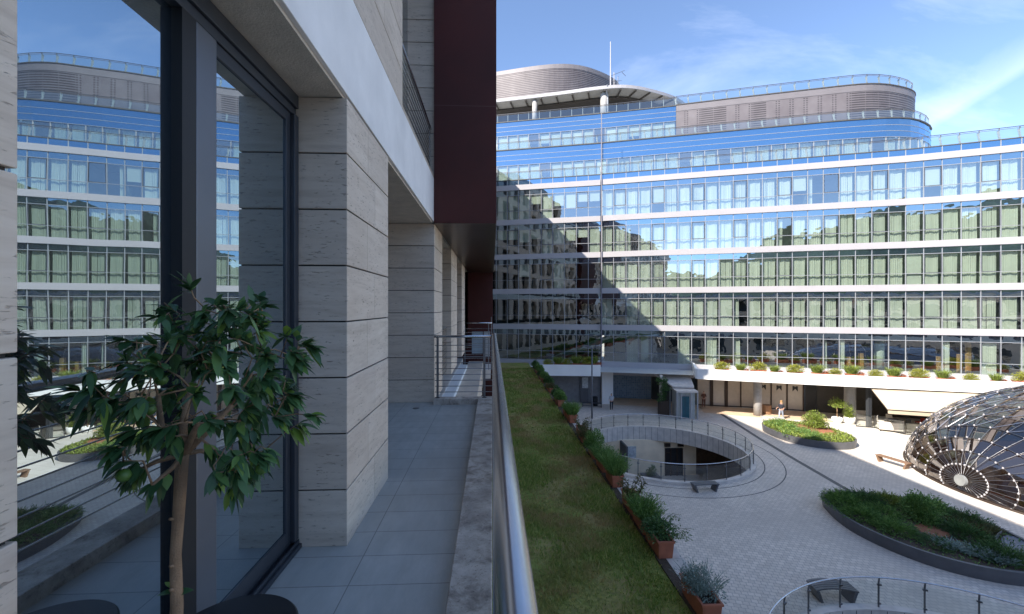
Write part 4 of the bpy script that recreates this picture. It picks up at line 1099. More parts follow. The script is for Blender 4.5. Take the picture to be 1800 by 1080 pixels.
# water basin at the right-hand tip
bs = MB(); bs.prism(closed_spline([(21.2, 15.7), (22.6, 16.0), (23.3, 17.2), (23.5, 18.3), (22.6, 18.0), (21.9, 17.2)], 2), .42, .50); bs.build('basin', plain('blue_grey_basin', (.10, .13, .17), .15), rA)
wl = MB().tube([(21.0, 16.4, .56), (21.6, 17.0, .56), (22.3, 17.9, .56), (23.2, 18.4, .56)], .05, 8); wl.build('basin_edge', M['planter_metal'], rA)
rng = random.Random(31)
def inside(p, poly):
    c = False; n = len(poly)
    for i in range(n):
        a, b = poly[i], poly[i-1]
        if (a[1] > p[1]) != (b[1] > p[1]) and p[0] < (b[0]-a[0])*(p[1]-a[1])/(b[1]-a[1])+a[0]: c = not c
    return c
def juniper(c, rx, ry, h, n, m, rng):
    for k in range(n):
        a = rng.uniform(0, 6.28); r = math.sqrt(rng.random()); b = Vector((c[0]+rx*.6*r*math.cos(a), c[1]+ry*.6*r*math.sin(a), c[2]))
        d = Vector((math.cos(a)*(.15+.7*r), math.sin(a)*(.15+.7*r), rng.uniform(.5, 1.3)*(1.2-r))).normalized(); L = h*rng.uniform(.4, .9); t = b+d*L
        for q in range(9):
            f_ = .25+.75*q/8; leaf(m, b.lerp(t, f_)+rdir(rng)*.03, d+rdir(rng)*.65, Vector((0, 0, 1)), h*.26, .03)
SH = [(18.4, 21.5, .9, .9, .75, 'leaf_green', 'feathery juniper at the left tip of the large leaf shaped planter'),
      (18.1, 20.2, .7, .9, .65, 'leaf_green', 'low juniper spilling over the near left rim of the large planter'),
      (19.6, 21.7, .9, .8, .75, 'leaf_dark', 'dark juniper behind the left tip of the large planter'),
      (18.6, 18.9, .85, .8, .6, 'leaf_green', 'bright juniper hanging over the middle of the near rim of the large planter'),
      (19.4, 20.3, .8, .8, .6, 'leaf_green', 'low green shrub left of the rounded central bush in the large planter'),
      (19.2, 17.7, .55, .6, .5, 'leaf_dark', 'small dark shrub between the silver foliage and the near rim'),
      (21.0, 16.6, .85, .8, .7, 'leaf_dark', 'dark shrub beside the water basin of the large planter'),
      (21.4, 18.3, .8, .8, .65, 'leaf_dark', 'dark shrub between the silver foliage and the straw coloured grass'),
      (22.4, 20.9, .9, .8, .7, 'leaf_green', 'green shrub along the far rim of the large planter'),
      (23.0, 19.5, .5, .9, .6, 'leaf_dark', 'shrub near the far right rim of the large planter beside straw coloured grass'),
      (21.0, 21.7, .9, .7, .6, 'leaf_bright', 'yellow green shrub at the middle of the far rim of the large planter')]
for (x, y, rx, ry, h, mt, lab) in SH:
    m = MB(); juniper((x, y, .46), rx, ry, h, int(150*rx*ry/.6), m, rng); tag(m.build('juniper_shrub', M[mt], None, (0, 0, 0)), lab, 'shrub', 'low shrubs in the large leaf shaped planter')
m = MB(); bush(m, (20.9, 19.9, .46), (1.0, 1.0, 1.25), 4200, .12, .06, rng, 12, .5)
tag(m.build('round_bush', M['leaf_green']), 'dense rounded green bush at the centre of the large leaf shaped planter', 'bush')
m = MB()
for k in range(7): tuft(m, (19.6+.2*k+rng.uniform(-.1, .1), 17.5-.22*k+rng.uniform(-.2, .2), .46), .7, .6, .38, 70, rng, .02, 1.2, .4)
tag(m.build('silver_plant', M['leaf_silver']), 'silvery grey ground foliage by the near rim of the large planter', 'plant')
m = MB()
for k in range(14): tuft(m, (22.3+rng.uniform(-.5, .8), 19.0+rng.uniform(-.8, .8), .46), .7, .7, .32, 60, rng, .012, .9, .3)
tag(stuff(m.build('straw_grass', M['leaf_olive'])), 'straw coloured fine grass at the right of the large planter', 'grass')
m = MB()
for k in range(1800):
    p = (rng.uniform(17, 23.6), rng.uniform(15.6, 22.8))
    if inside(p, inA): leaf(m, Vector((*p, .47)), rdir(rng)+Vector((0, 0, .8)), Vector((0, 0, 1)), .14, .05)
stuff(m.build('ground_cover', M['leaf_green']))
mu = MB(); mu.lathe([(.6, .475), (.4, .5), (0.001, .52)], 20.3, 18.8, 20); mu.build('mulch_patch', M['mulch'], rA)
PB = closed_spline([(23.5, 36.6), (23.3, 34.6), (23.6, 32.9), (24.6, 31.6), (26.2, 30.9), (27.7, 31.1), (28.6, 32.2), (28.9, 33.8), (28.5, 35.6), (27.2, 37.2), (25.4, 37.9)])
rB, inB = planter_shell(PB, .55, 'leaf_planter', 'smaller leaf shaped grey planter with bright ground cover and one round bush near the shops')
mu = MB(); mu.lathe([(1.7, .475), (.9, .56), (0.001, .60)], 27.0, 34.7, 24); mu.build('mulch_patch', M['mulch'], rB)
m = MB()
for k in range(5200):
    p = (rng.uniform(23.4, 28.9), rng.uniform(31, 37.9))
    if not inside(p, inB): continue
    if (p[0]-27.0)**2+(p[1]-34.7)**2 < 1.9: continue
    leaf(m, Vector((*p, .47+.1*rng.random())), rdir(rng)+Vector((0, 0, 1.1)), Vector((0, 0, 1)), .20*rng.uniform(.7, 1.3), .07)
stuff(m.build('ground_cover', M['leaf_bright']))
m = MB()
for k in range(34):
    p = (rng.uniform(23.7, 26.2), rng.uniform(32.0, 37.0))
    if inside(p, inB): juniper((*p, .5), .5, .5, .5, 20, m, rng)
tag(stuff(m.build('ground_cover', M['leaf_green'])), 'mid green low foliage filling the left half of the smaller leaf planter', 'ground cover')
bt = thing('round_bush', 'bright round bush on a short stem rising from red mulch in the smaller leaf planter', 'bush', (27.3, 35.0, .5))
MB().tube([(27.3, 35.0, .5), (27.3, 35.0, .95)], [.07, .05], 8).build('trunk', M['bark'], bt)
m = MB(); bush(m, (27.3, 35.0, .72), (1.0, 1.0, 1.15), 2600, .16, .075, rng, 12, .4); m.build('crown', M['leaf_bright'], bt)

# ------------------------------------------------------------------ mirrored dome
DC = Vector((39.268, 23.408, -.339)); DA, DB, DH = 11.917, 9.8, 6.567; TIP = -.153; PHI = -.023
def dome_pt(u, v, k=1.0):
    """u: angle from the pole (0) to the far pole (pi), v: angle round the axis"""
    x, y, z = -math.cos(u), math.sin(u)*math.cos(v), math.sin(u)*math.sin(v)
    c, s_ = math.cos(-TIP), math.sin(-TIP); x, z = x*c + z*s_*1.0, -x*s_ + z*c       # tilt the pole a little above the ground
    X, Y, Z = x*DA*k, y*DB*k, z*DH*k
    return Vector((DC.x + X*math.cos(PHI) - Y*math.sin(PHI), DC.y + X*math.sin(PHI) + Y*math.cos(PHI), DC.z + Z))
dome = thing('glass_dome', 'large flattened dome of dark mirrored panes with steel ribs and bright node dots', 'dome', (DC.x, DC.y, 0))
US = [.035, .13, .25, .37, .49, .61, .73, .85, .97, 1.09, 1.22, 1.36, 1.52, 1.70, 1.9, 2.15, 2.45]; NV = 34
rng = random.Random(9); pn = MB(); rb = MB(); nd = MB(); lat = MB()
def skew(i): return .5*(i % 2)*2*math.pi/NV*1.0
for i in range(len(US)-1):
    for j in range(NV):
        a0 = 2*math.pi*j/NV; a1 = 2*math.pi*(j+1)/NV
        q = [dome_pt(US[i], a0), dome_pt(US[i+1], a0), dome_pt(US[i+1], a1), dome_pt(US[i], a1)]
        if max(p.z for p in q) < .02: continue
        cpt = sum(q, Vector())/4; nrm = (q[2]-q[0]).cross(q[3]-q[1]).normalized(); ax = rdir(rng)
        tl = nrm*0 + ax*.012                                  # panes sit very slightly out of true
        out_q = []
        for p in q:
            d = p-cpt; pp = cpt + d*.985; pp = pp + nrm*(d.dot(ax)*.035)
            out_q.append((pp.x, pp.y, max(pp.z, .03)))
        pn.quad(*out_q)
def clipz(pts):
    run = []; res = []
    for p in pts:
        if p.z > .03: run.append(p)
        else:
            if len(run) > 1: res.append(run)
            run = []
    if len(run) > 1: res.append(run)
    return res
for j in range(NV):
    a = 2*math.pi*j/NV
    for run in clipz([dome_pt(.02+(2.45-.02)*k/60, a, 1.004) for k in range(61)]): rb.tube(run, .013, 5)
for u in US[1:]:
    for run in clipz([dome_pt(u, 2*math.pi*k/132, 1.006) for k in range(133)]): rb.tube(run, .018, 5)
    for j in range(NV):
        p = dome_pt(u, 2*math.pi*j/NV, 1.010)
        if p.z > .05 and u > .1: nd.lathe([(.001, p.z-.07), (.045, p.z-.03), (.045, p.z+.03), (.001, p.z+.07)], p.x, p.y, 7)
for i in range(4, len(US)-1):                                 # diagonal bracing in the upper bays
    for j in range(0, NV):
        for sgn in (1,):
            pa = dome_pt(US[i], 2*math.pi*j/NV, 1.004); pb = dome_pt(US[i+1], 2*math.pi*(j+sgn)/NV, 1.004)
            if pa.z > .1 and pb.z > .1: lat.tube([pa, pb], .014, 4)
pn.build('mirror_pane', M['dome_glass'], dome); rb.build('rib', M['steel_dark'], dome, smooth=True); stuff(nd.build('node', M['band'], dome))
lat.build('brace', M['steel'], dome)
hp = dome_pt(0, 0, 1.01); hn = (hp-Vector((DC.x, DC.y, DC.z))).normalized()
hub = MB().tube([hp-hn*.08, hp+hn*.10], .31, 24); hub.build('hub_disc', plain('grey_hub', (.24, .25, .25), .5), dome)
fl = MB(); base = [dome_pt(0, 0)]; ell = [(DC.x+DA*1.0*math.cos(a)*.999, DC.y+DB*1.0*math.sin(a)) for a in [2*math.pi*k/90 for k in range(90)]]
flat_poly(fl, [(DC.x+(x-DC.x)*.97, DC.y+(y-DC.y)*.97) for x, y in ell], .02); fl.build('dome_floor', M['wood'], dome)
kr = MB(); kr.tube([(DC.x+(x-DC.x)*1.012, DC.y+(y-DC.y)*1.012, .04) for x, y in ell], .07, 6, True); kr.build('base_ring', M['brownframe'], dome)
bar_ = MB(); bar_.lathe([(3.2, .03), (3.2, 1.15), (3.4, 1.15), (3.4, 1.25), (2.7, 1.25)], 37.5, 23.6, 40); bar_.build('bar_counter', M['timber'], dome)
MB().lathe([(1.2, .03), (1.2, 3.2), (2.2, 3.9)], 38.6, 23.6, 32).build('inner_column', M['timber'], dome)
rng = random.Random(77)
for k in range(8):
    a = 2.1+k*.42; MB().lathe([(.5, .03), (.5, .7), (.56, .72), (.001, .74)], 37.5+6.3*math.cos(a), 23.6+5.0*math.sin(a), 14).build('inner_table', M['wood'], dome)

# ------------------------------------------------------------------ benches
def bench(L, W, H, curve, label, loc, rz, mt='planter_metal', thin=False):
    b = thing('bench', label, 'bench', (0, 0, 0)); n = 14
    st = MB()
    for s_ in range(5):
        for k in range(n):
            u0 = -L/2+L*k/n; u1 = -L/2+L*(k+1)/n; f_ = lambda u: curve*(1-(2*u/L)**2)
            v0 = -W/2+W*s_/5+.012; v1 = -W/2+W*(s_+1)/5-.012
            st.prism([(u0, v0+f_(u0)), (u1, v0+f_(u1)), (u1, v1+f_(u1)), (u0, v1+f_(u0))], H-.05, H)
    st.build('seat', M[mt], b)
    for sg in (-1, 1):
        u = sg*(L/2-.06); q = MB()
        if thin:
            for v in (-W/2+.05, W/2-.05): q.box(u-.03, u+.03, v-.03, v+.03, 0, H-.052)
            q.box(u-.03, u+.03, -W/2+.081, W/2-.081, .06, .10)
        else:
            q.prism([(u-.05, -W/2+.02), (u+.05, -W/2+.02), (u+.05, W/2-.02), (u-.05, W/2-.02)], 0, H-.052)
            q.v = [((x-sg*.16*(1-z/H)), y, z) for x, y, z in q.v]
        q.build('leg', M[mt], b)
    if thin: MB().box(-L/2+.1, L/2-.1, -.02, .02, .09, .13).build('stretcher', M[mt], b)
    b.location = loc; b.rotation_euler = (0, 0, rz); return b
bench(1.55, .52, .45, .08, 'dark bench against the near rim of the round opening with the lower level', (12.5, 24.55, 0), R(4))
bench(1.5, .62, .46, .16, 'curved slatted bench seen behind the railing at the bottom right corner', (12.6, 15.25, 0), R(-6))
bench(1.9, .5, .45, .0, 'brown topped bench standing in full sun beside the mirrored dome', (27.35, 27.9, 0), R(105), 'wood')
bench(1.9, .5, .45, .0, 'thin framed white bench in front of the sunlit arcade column', (26.35, 38.95, 0), R(-19), 'canopy_panel', True)
bench(2.1, .45, .45, .0, 'thin dark bench in the shade beside the lamp post', (10.8, 45.7, 0), R(-14), 'anthracite', True)
wb = tag(MB().lathe([(.26, 0), (.30, .1), (.30, .95), (.24, 1.0), (.0, 1.02)], 11.25, 46.2, 18).build('litter_bin', M['black']), 'dark rounded litter bin behind the shaded bench', 'litter bin')
bn = thing('litter_bin', 'brown timber slatted round bin beside the sunlit column', 'litter bin', (27.75, 41.9, 0))
MB().lathe([(.36, .05), (.38, .1), (.38, .9), (.34, .92)], 27.75, 41.9, 20).build('drum', M['wood'], bn)
sl_ = MB()
for k in range(20):
    a = 2*math.pi*k/20; c, s_ = math.cos(a), math.sin(a); sl_.obar((27.75+.385*c, 41.9+.385*s_), (27.75+.41*c, 41.9+.41*s_), .085, .08, .90)
sl_.build('slats', plain('warm_slats', (.34, .19, .10), .6), bn)

# ------------------------------------------------------------------ lamp post
lm = thing('lamp_post', 'slim grey lamp post with twin flat heads standing at the lawn side of the plaza', 'lamp post', (9.66, 40.9, 0))
MB().tube([(9.66, 40.9, 0), (9.66, 40.9, 2.5), (9.66, 40.9, 6.9)], [.09, .075, .06], 10).build('pole', M['anthracite_light'], lm, smooth=True)
MB().tube([(9.0, 40.9, 6.95), (9.66, 40.9, 6.85), (10.35, 40.9, 6.95)], .035, 8).build('arm', M['anthracite_light'], lm)
for x in (9.05, 10.3):
    h_ = MB().box(x-.34, x+.34, 40.75, 41.05, 6.98, 7.08).build('lamp_head', M['anthracite_light'], lm, bevel=.03)
    MB().box(x-.28, x+.28, 40.79, 41.01, 6.955, 6.978).build('diffuser', M['canopy_panel'], h_)

# ------------------------------------------------------------------ lift kiosk and its planter
lf = thing('lift_kiosk', 'glazed lift kiosk with teal doors and a pale roof beside the round opening', 'lift', (18.7, 41.2, 0))
MB().prism([(17.75, 40.3), (19.75, 40.0), (20.1, 42.2), (18.0, 42.5)], 2.55, 2.72).build('roof', M['concrete'], lf)
MB().prism([(17.9, 40.65), (19.6, 40.4), (19.9, 42.0), (18.15, 42.3)], .02, 2.548).build('lift_shaft', plain('pale_lift_wall', (.42, .43, .41), .4), lf)
dr = MB().prism([(18.25, 40.53), (19.05, 40.41), (19.06, 40.47), (18.26, 40.585)], .05, 2.15).build('door', plain('teal_door', (.02, .10, .13), .25), lf)
MB().prism([(18.645, 40.455), (18.665, 40.452), (18.67, 40.48), (18.65, 40.483)], .06, 2.14).build('door_joint', M['black'], dr)
fr = MB()
for p in ((17.8, 40.35), (18.2, 40.29), (19.1, 40.16), (19.7, 40.07), (18.0, 42.4), (20.05, 42.15)): fr.box(p[0]-.05, p[0]+.05, p[1]-.05, p[1]+.05, 0, 2.545)
fr.build('frame', M['mullion'], lf)
g_ = MB(); g_.quad((19.75, 40.06, .05), (20.05, 42.1, .05), (20.05, 42.1, 2.5), (19.75, 40.06, 2.5)); g_.build('glass_panel', M['rail_glass'], lf); g_ = MB(); g_.quad((17.85, 40.33, .05), (18.2, 40.28, .05), (18.2, 40.28, 2.5), (17.85, 40.33, 2.5)); g_.build('glass_panel', M['rail_glass'], lf)
cnp = thing('kiosk_canopy', 'pale sloping canopy slab above the lift kiosk joining the podium', 'canopy', (18.6, 43, 3.3))
q = MB(); q.v = [(17.2, 44.6, 3.75), (20.3, 42.9, 3.75), (19.9, 41.2, 2.95), (17.9, 41.6, 2.95)]; q.v += [(x, y, z-.14) for x, y, z in q.v]
q.f = [(0, 3, 2, 1), (4, 5, 6, 7), (0, 1, 5, 4), (1, 2, 6, 5), (2, 3, 7, 6), (3, 0, 4, 7)]; q.build('slab', M['concrete'], cnp)
cp = thing('tall_planter', 'tall dark planter box with a climbing plant beside the lift kiosk', 'planter', (17.1, 41.9, 0))
MB().prism([(16.6, 41.55), (17.5, 41.4), (17.6, 42.2), (16.7, 42.35)], 0, 1.5).build('box', M['brownframe'], cp)
MB().box(16.75, 17.0, 41.8, 42.05, 1.5, 4.0).build('trellis', M['concrete'], cp)
m = MB(); rng = random.Random(8)
for z in (1.4, 1.9, 2.5, 3.0, 3.4): bush(m, (17.05+rng.uniform(-.15, .15), 41.8, z), (.62, .45, .5), 520, .13, .08, rng, 6, .2)
m.build('foliage', M['leaf_dark'], cp)

# ------------------------------------------------------------------ cafe furniture under the awning and pots by the column
tp = thing('potted_tree', 'small standard tree in a round white pot left of the right hand column', 'potted tree', (32.15, 38.35, 0))
MB().lathe([(.28, 0), (.42, .25), (.42, .5), (.36, .52), (.36, .46), (.001, .46)], 32.15, 38.35, 20).build('pot', M['white'], tp, smooth=True)
MB().tube([(32.15, 38.35, .4), (32.15, 38.35, 1.6)], .035, 8).build('trunk', M['bark'], tp)
m = MB(); bush(m, (32.15, 38.35, 1.5), (.85, .85, .75), 900, .13, .07, rng, 9, .3); m.build('crown', M['leaf_bright'], tp)
tp = thing('potted_shrub', 'pale tub with an upright shrub against the right hand column', 'potted shrub', (33.05, 38.0, 0))
MB().lathe([(.34, 0), (.44, .3), (.44, .62), (.38, .64), (.38, .56), (.001, .56)], 33.05, 38.0, 20).build('pot', M['white'], tp, smooth=True)
m = MB(); bush(m, (33.05, 38.0, .55), (.5, .5, 1.1), 800, .13, .07, rng, 7, .5); m.build('foliage', M['leaf_bright'], tp)
MB_ = MB().obar((33.75, 36.9), (34.05, 36.9), .3, 0, 3.6)
tag(MB_.build('awning_post', M['anthracite']), 'dark square post at the left end of the cream awning', 'post')
def sofa(loc, rz, label):
    s_ = thing('terrace_sofa', label, 'sofa', (0, 0, 0), 'pale seats of the cafe terrace')
    MB().box(-.85, .85, -.4, .4, .16, .42).build('seat', M['fabric_white'], s_, bevel=.04); MB().box(-.85, .85, .24, .42, .425, .85).build('backrest', M['fabric_white'], s_, bevel=.04)
    for x in (-.85, .69): MB().box(x, x+.16, -.4, .235, .425, .64).build('armrest', M['fabric_white'], s_, bevel=.03)
    for x in (-.75, .75):
        for y in (-.32, .32): MB().box(x-.03, x+.03, y-.03, y+.03, 0, .158).build('leg', M['black'], s_)
    s_.location = loc; s_.rotation_euler = (0, 0, rz); return s_
sofa((35.0, 39.2, 0), R(-20), 'pale sofa between the right hand column and the dark awning post')
sofa((34.6, 35.5, 0), R(150), 'pale sofa seen from behind at the sunny edge of the cafe terrace')
sofa((36.3, 35.0, 0), R(165), 'pale sofa nearest the mirrored dome on the cafe terrace')
def chair(loc, rz, label, mt):
    s_ = thing('cafe_chair', label, 'chair', (0, 0, 0), 'chairs of the cafe terrace')
    MB().box(-.24, .24, -.24, .24, .42, .47).build('seat', M[mt], s_, bevel=.02); MB().box(-.24, .24, .20, .24, .472, .88).build('backrest', M[mt], s_, bevel=.02)
    for x in (-.21, .21):
        for y in (-.21, .21): MB().box(x-.018, x+.018, y-.018, y+.018, 0, .418).build('leg', M['black'], s_)
    s_.location = loc; s_.rotation_euler = (0, 0, rz)
chair((35.3, 37.2, 0), R(40), 'white chair just right of the dark awning post', 'fabric_white'); chair((36.4, 37.6, 0), R(-60), 'white chair deeper under the awning behind the small table', 'fabric_white')
chair((37.2, 36.3, 0), R(100), 'dark chair under the front edge of the awning', 'anthracite'); chair((38.4, 36.6, 0), R(190), 'red chair under the awning close to the mirrored dome', 'red')
ct = thing('cafe_table', 'small round dark table among the chairs under the awning', 'table', (35.9, 36.6, 0))
MB().lathe([(.25, 0), (.25, .03), (.03, .04), (.03, .70), (.38, .71), (.38, .74), (.001, .74)], 35.9, 36.6, 20).build('table_top', M['anthracite'], ct)
sc = thing('glass_screen', 'low glass wind screen on a dark base around the cafe terrace', 'screen', (34.5, 36, 0))
for a, b in (((32.9, 37.1), (34.1, 36.5)), ((34.1, 36.5), (34.9, 34.6)), ((34.9, 34.6), (36.6, 33.7))):
    MB().obar(a, b, .08, 0, .07).build('base', M['black'], sc); q = MB(); q.quad((*a, .08), (*b, .08), (*b, 1.15), (*a, 1.15)); q.build('glass_panel', M['clear_glass'], sc)
    MB().box(a[0]-.025, a[0]+.025, a[1]-.025, a[1]+.025, .071, 1.15).build('post', M['steel_dark'], sc)

# ------------------------------------------------------------------ people
def skin_body(name, joints, bones, mtl, parent=None, sub=2):
    me = bpy.data.meshes.new(name); o = bpy.data.objects.new(name, me); col.objects.link(o)
    keys = list(joints); me.from_pydata([joints[k][0] for k in keys], [(keys.index(a), keys.index(b)) for a, b in bones], [])
    o.modifiers.new('skin', 'SKIN').use_smooth_shade = True
    for i, k in enumerate(keys):
        r = joints[k][1]; sv = me.skin_vertices[0].data[i]; sv.radius = r if isinstance(r, tuple) else (r, r)
    me.skin_vertices[0].data[0].use_root = True
    s_ = o.modifiers.new('sub', 'SUBSURF'); s_.levels = sub; s_.render_levels = sub
    me.materials.append(mtl)
    if parent: o.parent = parent
    return o
def person(label, loc, rz, shirt, trousers, hair, long_hair=False, stride=.0, armbend=0., bag=None):
    p = thing('person', label, 'person', (0, 0, 0)); s = stride
    J = {'pelvis': ((0, 0, .95), (.15, .11)), 'waist': ((0, 0, 1.10), (.135, .10)), 'chest': ((0, 0, 1.33), (.165, .115)), 'neck': ((0, .0, 1.50), .055), 'head': ((0, -.02, 1.60), (.075, .085)), 'crown': ((0, -.01, 1.70), (.07, .085)),
         'lsh': ((-.17, 0, 1.41), .06), 'rsh': ((.17, 0, 1.41), .06), 'lel': ((-.23, .03-s*.2, 1.13), .042), 'rel': ((.23, .03+s*.2, 1.13), .042),
         'lwr': ((-.23, -.04-s*.4-armbend*.2, .90+armbend*.22), .03), 'rwr': ((.23, -.04+s*.3-armbend*.2, .90+armbend*.22), .03),
         'lhip': ((-.09, 0, .88), .088), 'rhip': ((.09, 0, .88), .088), 'lkn': ((-.10, -.02-s*.22, .49), .056), 'rkn': ((.10, -.02+s*.18, .49), .056),
         'lan': ((-.10, .02-s*.30, .09), .038), 'ran': ((.10, .02+s*.40, .09), .038), 'lto': ((-.11, -.14-s*.30, .035), .035), 'rto': ((.11, -.14+s*.36, .035), .035)}
    B = [('pelvis', 'waist'), ('waist', 'chest'), ('chest', 'neck'), ('neck', 'head'), ('head', 'crown'), ('chest', 'lsh'), ('chest', 'rsh'), ('lsh', 'lel'), ('rsh', 'rel'), ('lel', 'lwr'), ('rel', 'rwr'), ('pelvis', 'lhip'), ('pelvis', 'rhip'), ('lhip', 'lkn'), ('rhip', 'rkn'), ('lkn', 'lan'), ('rkn', 'ran'), ('lan', 'lto'), ('ran', 'rto')]
    for sd, nm in (('l', -1), ('r', 1)):                      # five fingers on each hand
        wpt = Vector(J[sd+'wr'][0]); palm = wpt + Vector((0, -.01, -.07)); J[sd+'pm'] = (tuple(palm), (.024, .036)); B.append((sd+'wr', sd+'pm'))
        for q in range(4):
            a = palm + Vector((0, -.032+.021*q, -.045)); b = a + Vector((-nm*.012, -.004, -.042+.004*abs(q-1.5)))
            J[f'{sd}f{q}'] = (tuple(a), .0095); J[f'{sd}g{q}'] = (tuple(b), .008); B += [(sd+'pm', f'{sd}f{q}'), (f'{sd}f{q}', f'{sd}g{q}')]
        a = wpt + Vector((-nm*.012, -.045, -.05)); J[sd+'th'] = (tuple(a), .010); B.append((sd+'pm', sd+'th'))
    skin_body('body', J, B, M['skin'], p)
    e = .016; g_ = lambda k, de=e: (J[k][0], tuple(x+de for x in J[k][1]) if isinstance(J[k][1], tuple) else J[k][1]+de)
    K = {'chest': g_('chest'), 'waist': g_('waist'), 'hem': ((0, 0, .93), (.17, .125)), 'lsh': g_('lsh'), 'rsh': g_('rsh')}
    K['coll'] = ((0, 0, 1.455), (.085, .075))
    for sd in 'lr': K[sd+'el'] = g_(sd+'el')
    skin_body('top', K, [('chest', 'waist'), ('waist', 'hem'), ('chest', 'coll'), ('chest', 'lsh'), ('chest', 'rsh'), ('lsh', 'lel'), ('rsh', 'rel')], shirt, p)
    K = {'pelvis': ((0, 0, .97), (.16, .118)), 'lhip': g_('lhip'), 'rhip': g_('rhip'), 'lkn': g_('lkn'), 'rkn': g_('rkn'), 'lan': (J['lan'][0], .052), 'ran': (J['ran'][0], .052)}
    skin_body('trousers', K, [('pelvis', 'lhip'), ('pelvis', 'rhip'), ('lhip', 'lkn'), ('rhip', 'rkn'), ('lkn', 'lan'), ('rkn', 'ran')], trousers, p)
    for sd in 'lr':
        a, t = Vector(J[sd+'an'][0]), Vector(J[sd+'to'][0])
        skin_body('shoe', {'a': (tuple(a+Vector((0, .02, -.045))), .045), 'b': (tuple(t+Vector((0, -.02, .008))), .04)}, [('a', 'b')], M['black'], p)
    H = {'h': ((0, .015, 1.68), (.09, .095)), 't': ((0, 0, 1.735), (.075, .08))}; HB = [('h', 't')]
    if long_hair: H['d'] = ((0, .06, 1.52), (.085, .05)); HB.append(('h', 'd'))
    skin_body('hair', H, HB, hair, p)
    # nose, eyes, ears and mouth
    f_ = MB().tube([(0, -.098, 1.635), (0, -.118, 1.60), (0, -.10, 1.592)], [.008, .014, .009], 6); 
    for x in (-.083, .083): f_.tube([(x, .0, 1.64), (x*1.05, .01, 1.60)], [.018, .012], 6)
    f_.build('nose', M['skin'], p)
    ey = MB()
    for x in (-.032, .032): ey.lathe([(.001, 1.628), (.011, 1.634), (.011, 1.640), (.001, 1.646)], x, -.095, 8)
    ey.build('eye', M['black'], p); MB().box(-.025, .025, -.102, -.09, 1.566, 1.573).build('mouth', M['red'], p)
    p.location = loc; p.rotation_euler = (0, 0, rz); return p
person('man in pale grey shirt and dark trousers standing in the shaded plaza by the passage', (12.5, 44.2, .01), R(170), M['cloth_shirt'], M['cloth_navy'], M['hair_dark'], armbend=.6)
person('blonde woman in dark top and pale jeans walking past the sunlit arcade', (27.75, 39.75, .01), R(-60), M['cloth_navy'], M['cloth_jeans'], M['hair_blonde'], True, stride=.55, armbend=.8)
person('figure in rust brown clothes standing at the left end of the shop windows', (22.75, 44.9, .01), R(150), M['cloth_rust'], M['cloth_rust'], M['hair_dark'], armbend=.4)

# ------------------------------------------------------------------ citrus tree and side table on the balcony
ct = thing('potted_citrus', 'small citrus tree with glossy dark leaves and a bare pale trunk by the sliding door', 'potted tree', (-.96, 1.34, FL))
MB().lathe([(.09, FL+.001), (.135, FL+.24), (.14, FL+.27), (.125, FL+.27), (.12, FL+.22), (.001, FL+.22)], -.955, 1.33, 24).build('pot', M['terracotta'], ct)
tr = MB(); lt = MB(); rng = random.Random(12)
top = Vector((-.935, 1.335, 10.355))
trunk = [Vector((-.955, 1.33, FL+.2)), Vector((-.957, 1.33, 9.7)), Vector((-.949, 1.332, 9.9)), Vector((-.953, 1.332, 10.05)), Vector((-.944, 1.334, 10.2)), top]
tr.tube(trunk, [.0175, .0158, .0165, .0145, .0155, .017], 12)
for z in (9.72, 9.95, 10.02, 10.16): tr.tube([Vector((-.95, 1.33, z)), Vector((-.95+.022*math.sin(z*90), 1.33-.02, z+.012))], [.007, .004], 6)
cc = Vector((-.85, 1.365, 10.545)); rad = Vector((.34, .30, .335))
nodes = [(top, .014, 0)]
for d in ((-.35, .1, .5), (.3, -.2, .45), (.45, .25, .4), (0, .1, .7)):     # main forks
    d = Vector(d); q1 = top + d*.16 + rdir(rng)*.015; q2 = q1 + d*.16 + rdir(rng)*.03
    tr.tube([top, q1, q2], [.014, .010, .007], 8); nodes += [(q1, .008, 1), (q2, .006, 1)]
tips = []; cand = []
while len(cand) < 175:
    d = rdir(rng); k = rng.uniform(.30, 1.0)**.6; p = cc + Vector((d.x*rad.x, d.y*rad.y, d.z*rad.z))*k*(1+.22*noise.noise(d*2.1))
    if p.z < 10.40 and abs(p.x-top.x) < .07 and rng.random() < .85: continue
    cand.append(p)
cand.sort(key=lambda p: (p-top).length)
for p in cand:
    b_, r_, lv = min(nodes, key=lambda n_: (n_[0]-p).length*(1+.25*n_[2]) + (0 if n_[0].z < p.z+.05 else .06))
    mid = b_.lerp(p, .5) + rdir(rng)*.018 + Vector((0, 0, .015)); rr = max(.0022, r_*.6)
    tr.tube([b_, mid, p], [rr, rr*.85, rr*.6], 5); nodes += [(mid, rr*.85, lv+1), (p, rr*.6, lv+1)]
    tips.append((p, (p-mid).normalized(), mid))
tw = tr.build('trunk', M['bark'], ct, smooth=True)
lf_ = MB()
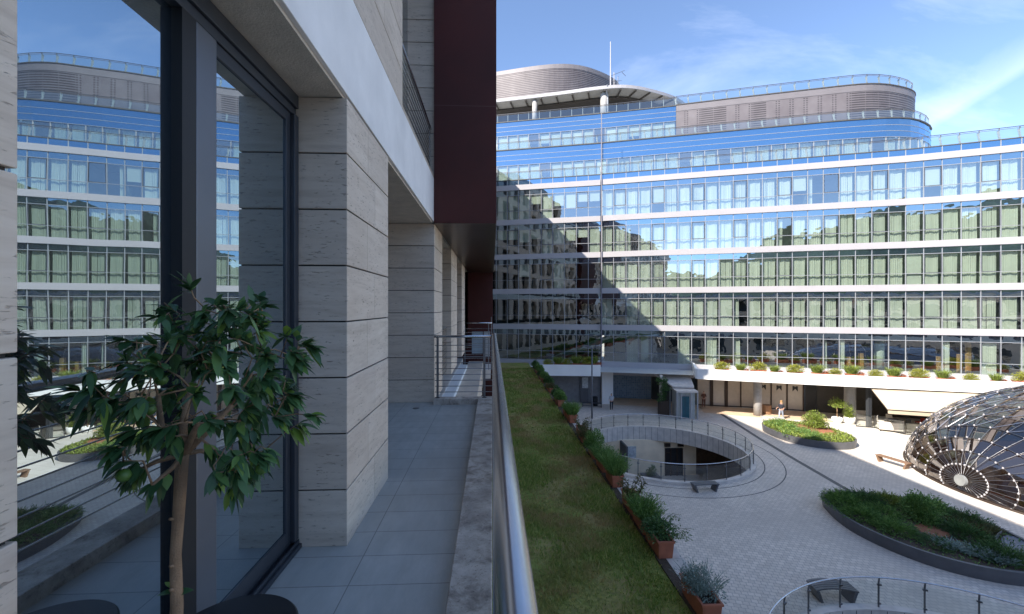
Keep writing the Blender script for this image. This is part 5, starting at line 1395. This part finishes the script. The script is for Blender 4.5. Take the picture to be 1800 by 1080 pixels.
def big_leaf(p, d, L, W):
    d = d.normalized(); s_ = d.cross(Vector((0, 0, 1))+rdir(rng)*.35)
    if s_.length < .01: s_ = Vector((1, 0, 0))
    s_.normalize(); n = s_.cross(d).normalized(); i = len(lf_.v); cv = rng.uniform(.1, .45); fo = rng.uniform(.08, .3)
    prof = [(0, .04), (.12, .5), (.3, .92), (.5, 1.0), (.7, .78), (.88, .36), (1.0, .03)]
    for t, ww in prof:
        c = p + d*L*t - Vector((0, 0, 1))*(L*cv*t*t); h = n*(W*ww*.5*fo)
        lf_.v += [tuple(c + s_*W*ww*.5 + h), tuple(c), tuple(c - s_*W*ww*.5 + h)]
    for k in range(len(prof)-1):
        a = i+3*k; lf_.f += [(a, a+1, a+4, a+3), (a+1, a+2, a+5, a+4)]
for q, d, mid in tips:
    for k in range(rng.randint(8, 12)):
        p = mid.lerp(q, rng.uniform(.2, 1.05)); outw = (p-cc).normalized()
        big_leaf(p, d*.5 + outw*.6 + rdir(rng)*.75 + Vector((0, 0, -.25)), rng.choice((rng.uniform(.035, .06), rng.uniform(.045, .078))), rng.uniform(.015, .028))
for z, a in ((9.93, .6), (9.95, 2.8), (9.94, 3.6)): big_leaf(Vector((-.952, 1.33, z)), Vector((math.cos(a), math.sin(a), .5)), .05, .026)
lo = lf_.build('crown', M['leaf_citrus'], ct, smooth=True)
fm = plain('green_fruit', (.07, .15, .025), .4)
for k in range(5):
    q = tips[(k*17) % len(tips)][0]; MB().lathe([(.001, q.z-.055), (.012, q.z-.05), (.018, q.z-.038), (.012, q.z-.024), (.001, q.z-.02)], q.x, q.y, 12).build('fruit', fm, ct, smooth=True)
sd = thing('side_table', 'low round black side table on the balcony beside the citrus trunk', 'table', (-.985, 1.605, FL))
MB().lathe([(.001, FL+.33), (.225, FL+.33), (.235, FL+.337), (.235, FL+.345), (.228, FL+.352), (.001, FL+.352)], -.965, 1.60, 64).build('table_top', M['black'], sd, smooth=False)
MB().lathe([(.001, FL+.001), (.09, FL+.001), (.09, FL+.015), (.02, FL+.02), (.02, FL+.329)], -.965, 1.66, 24).build('pedestal', M['black'], sd)
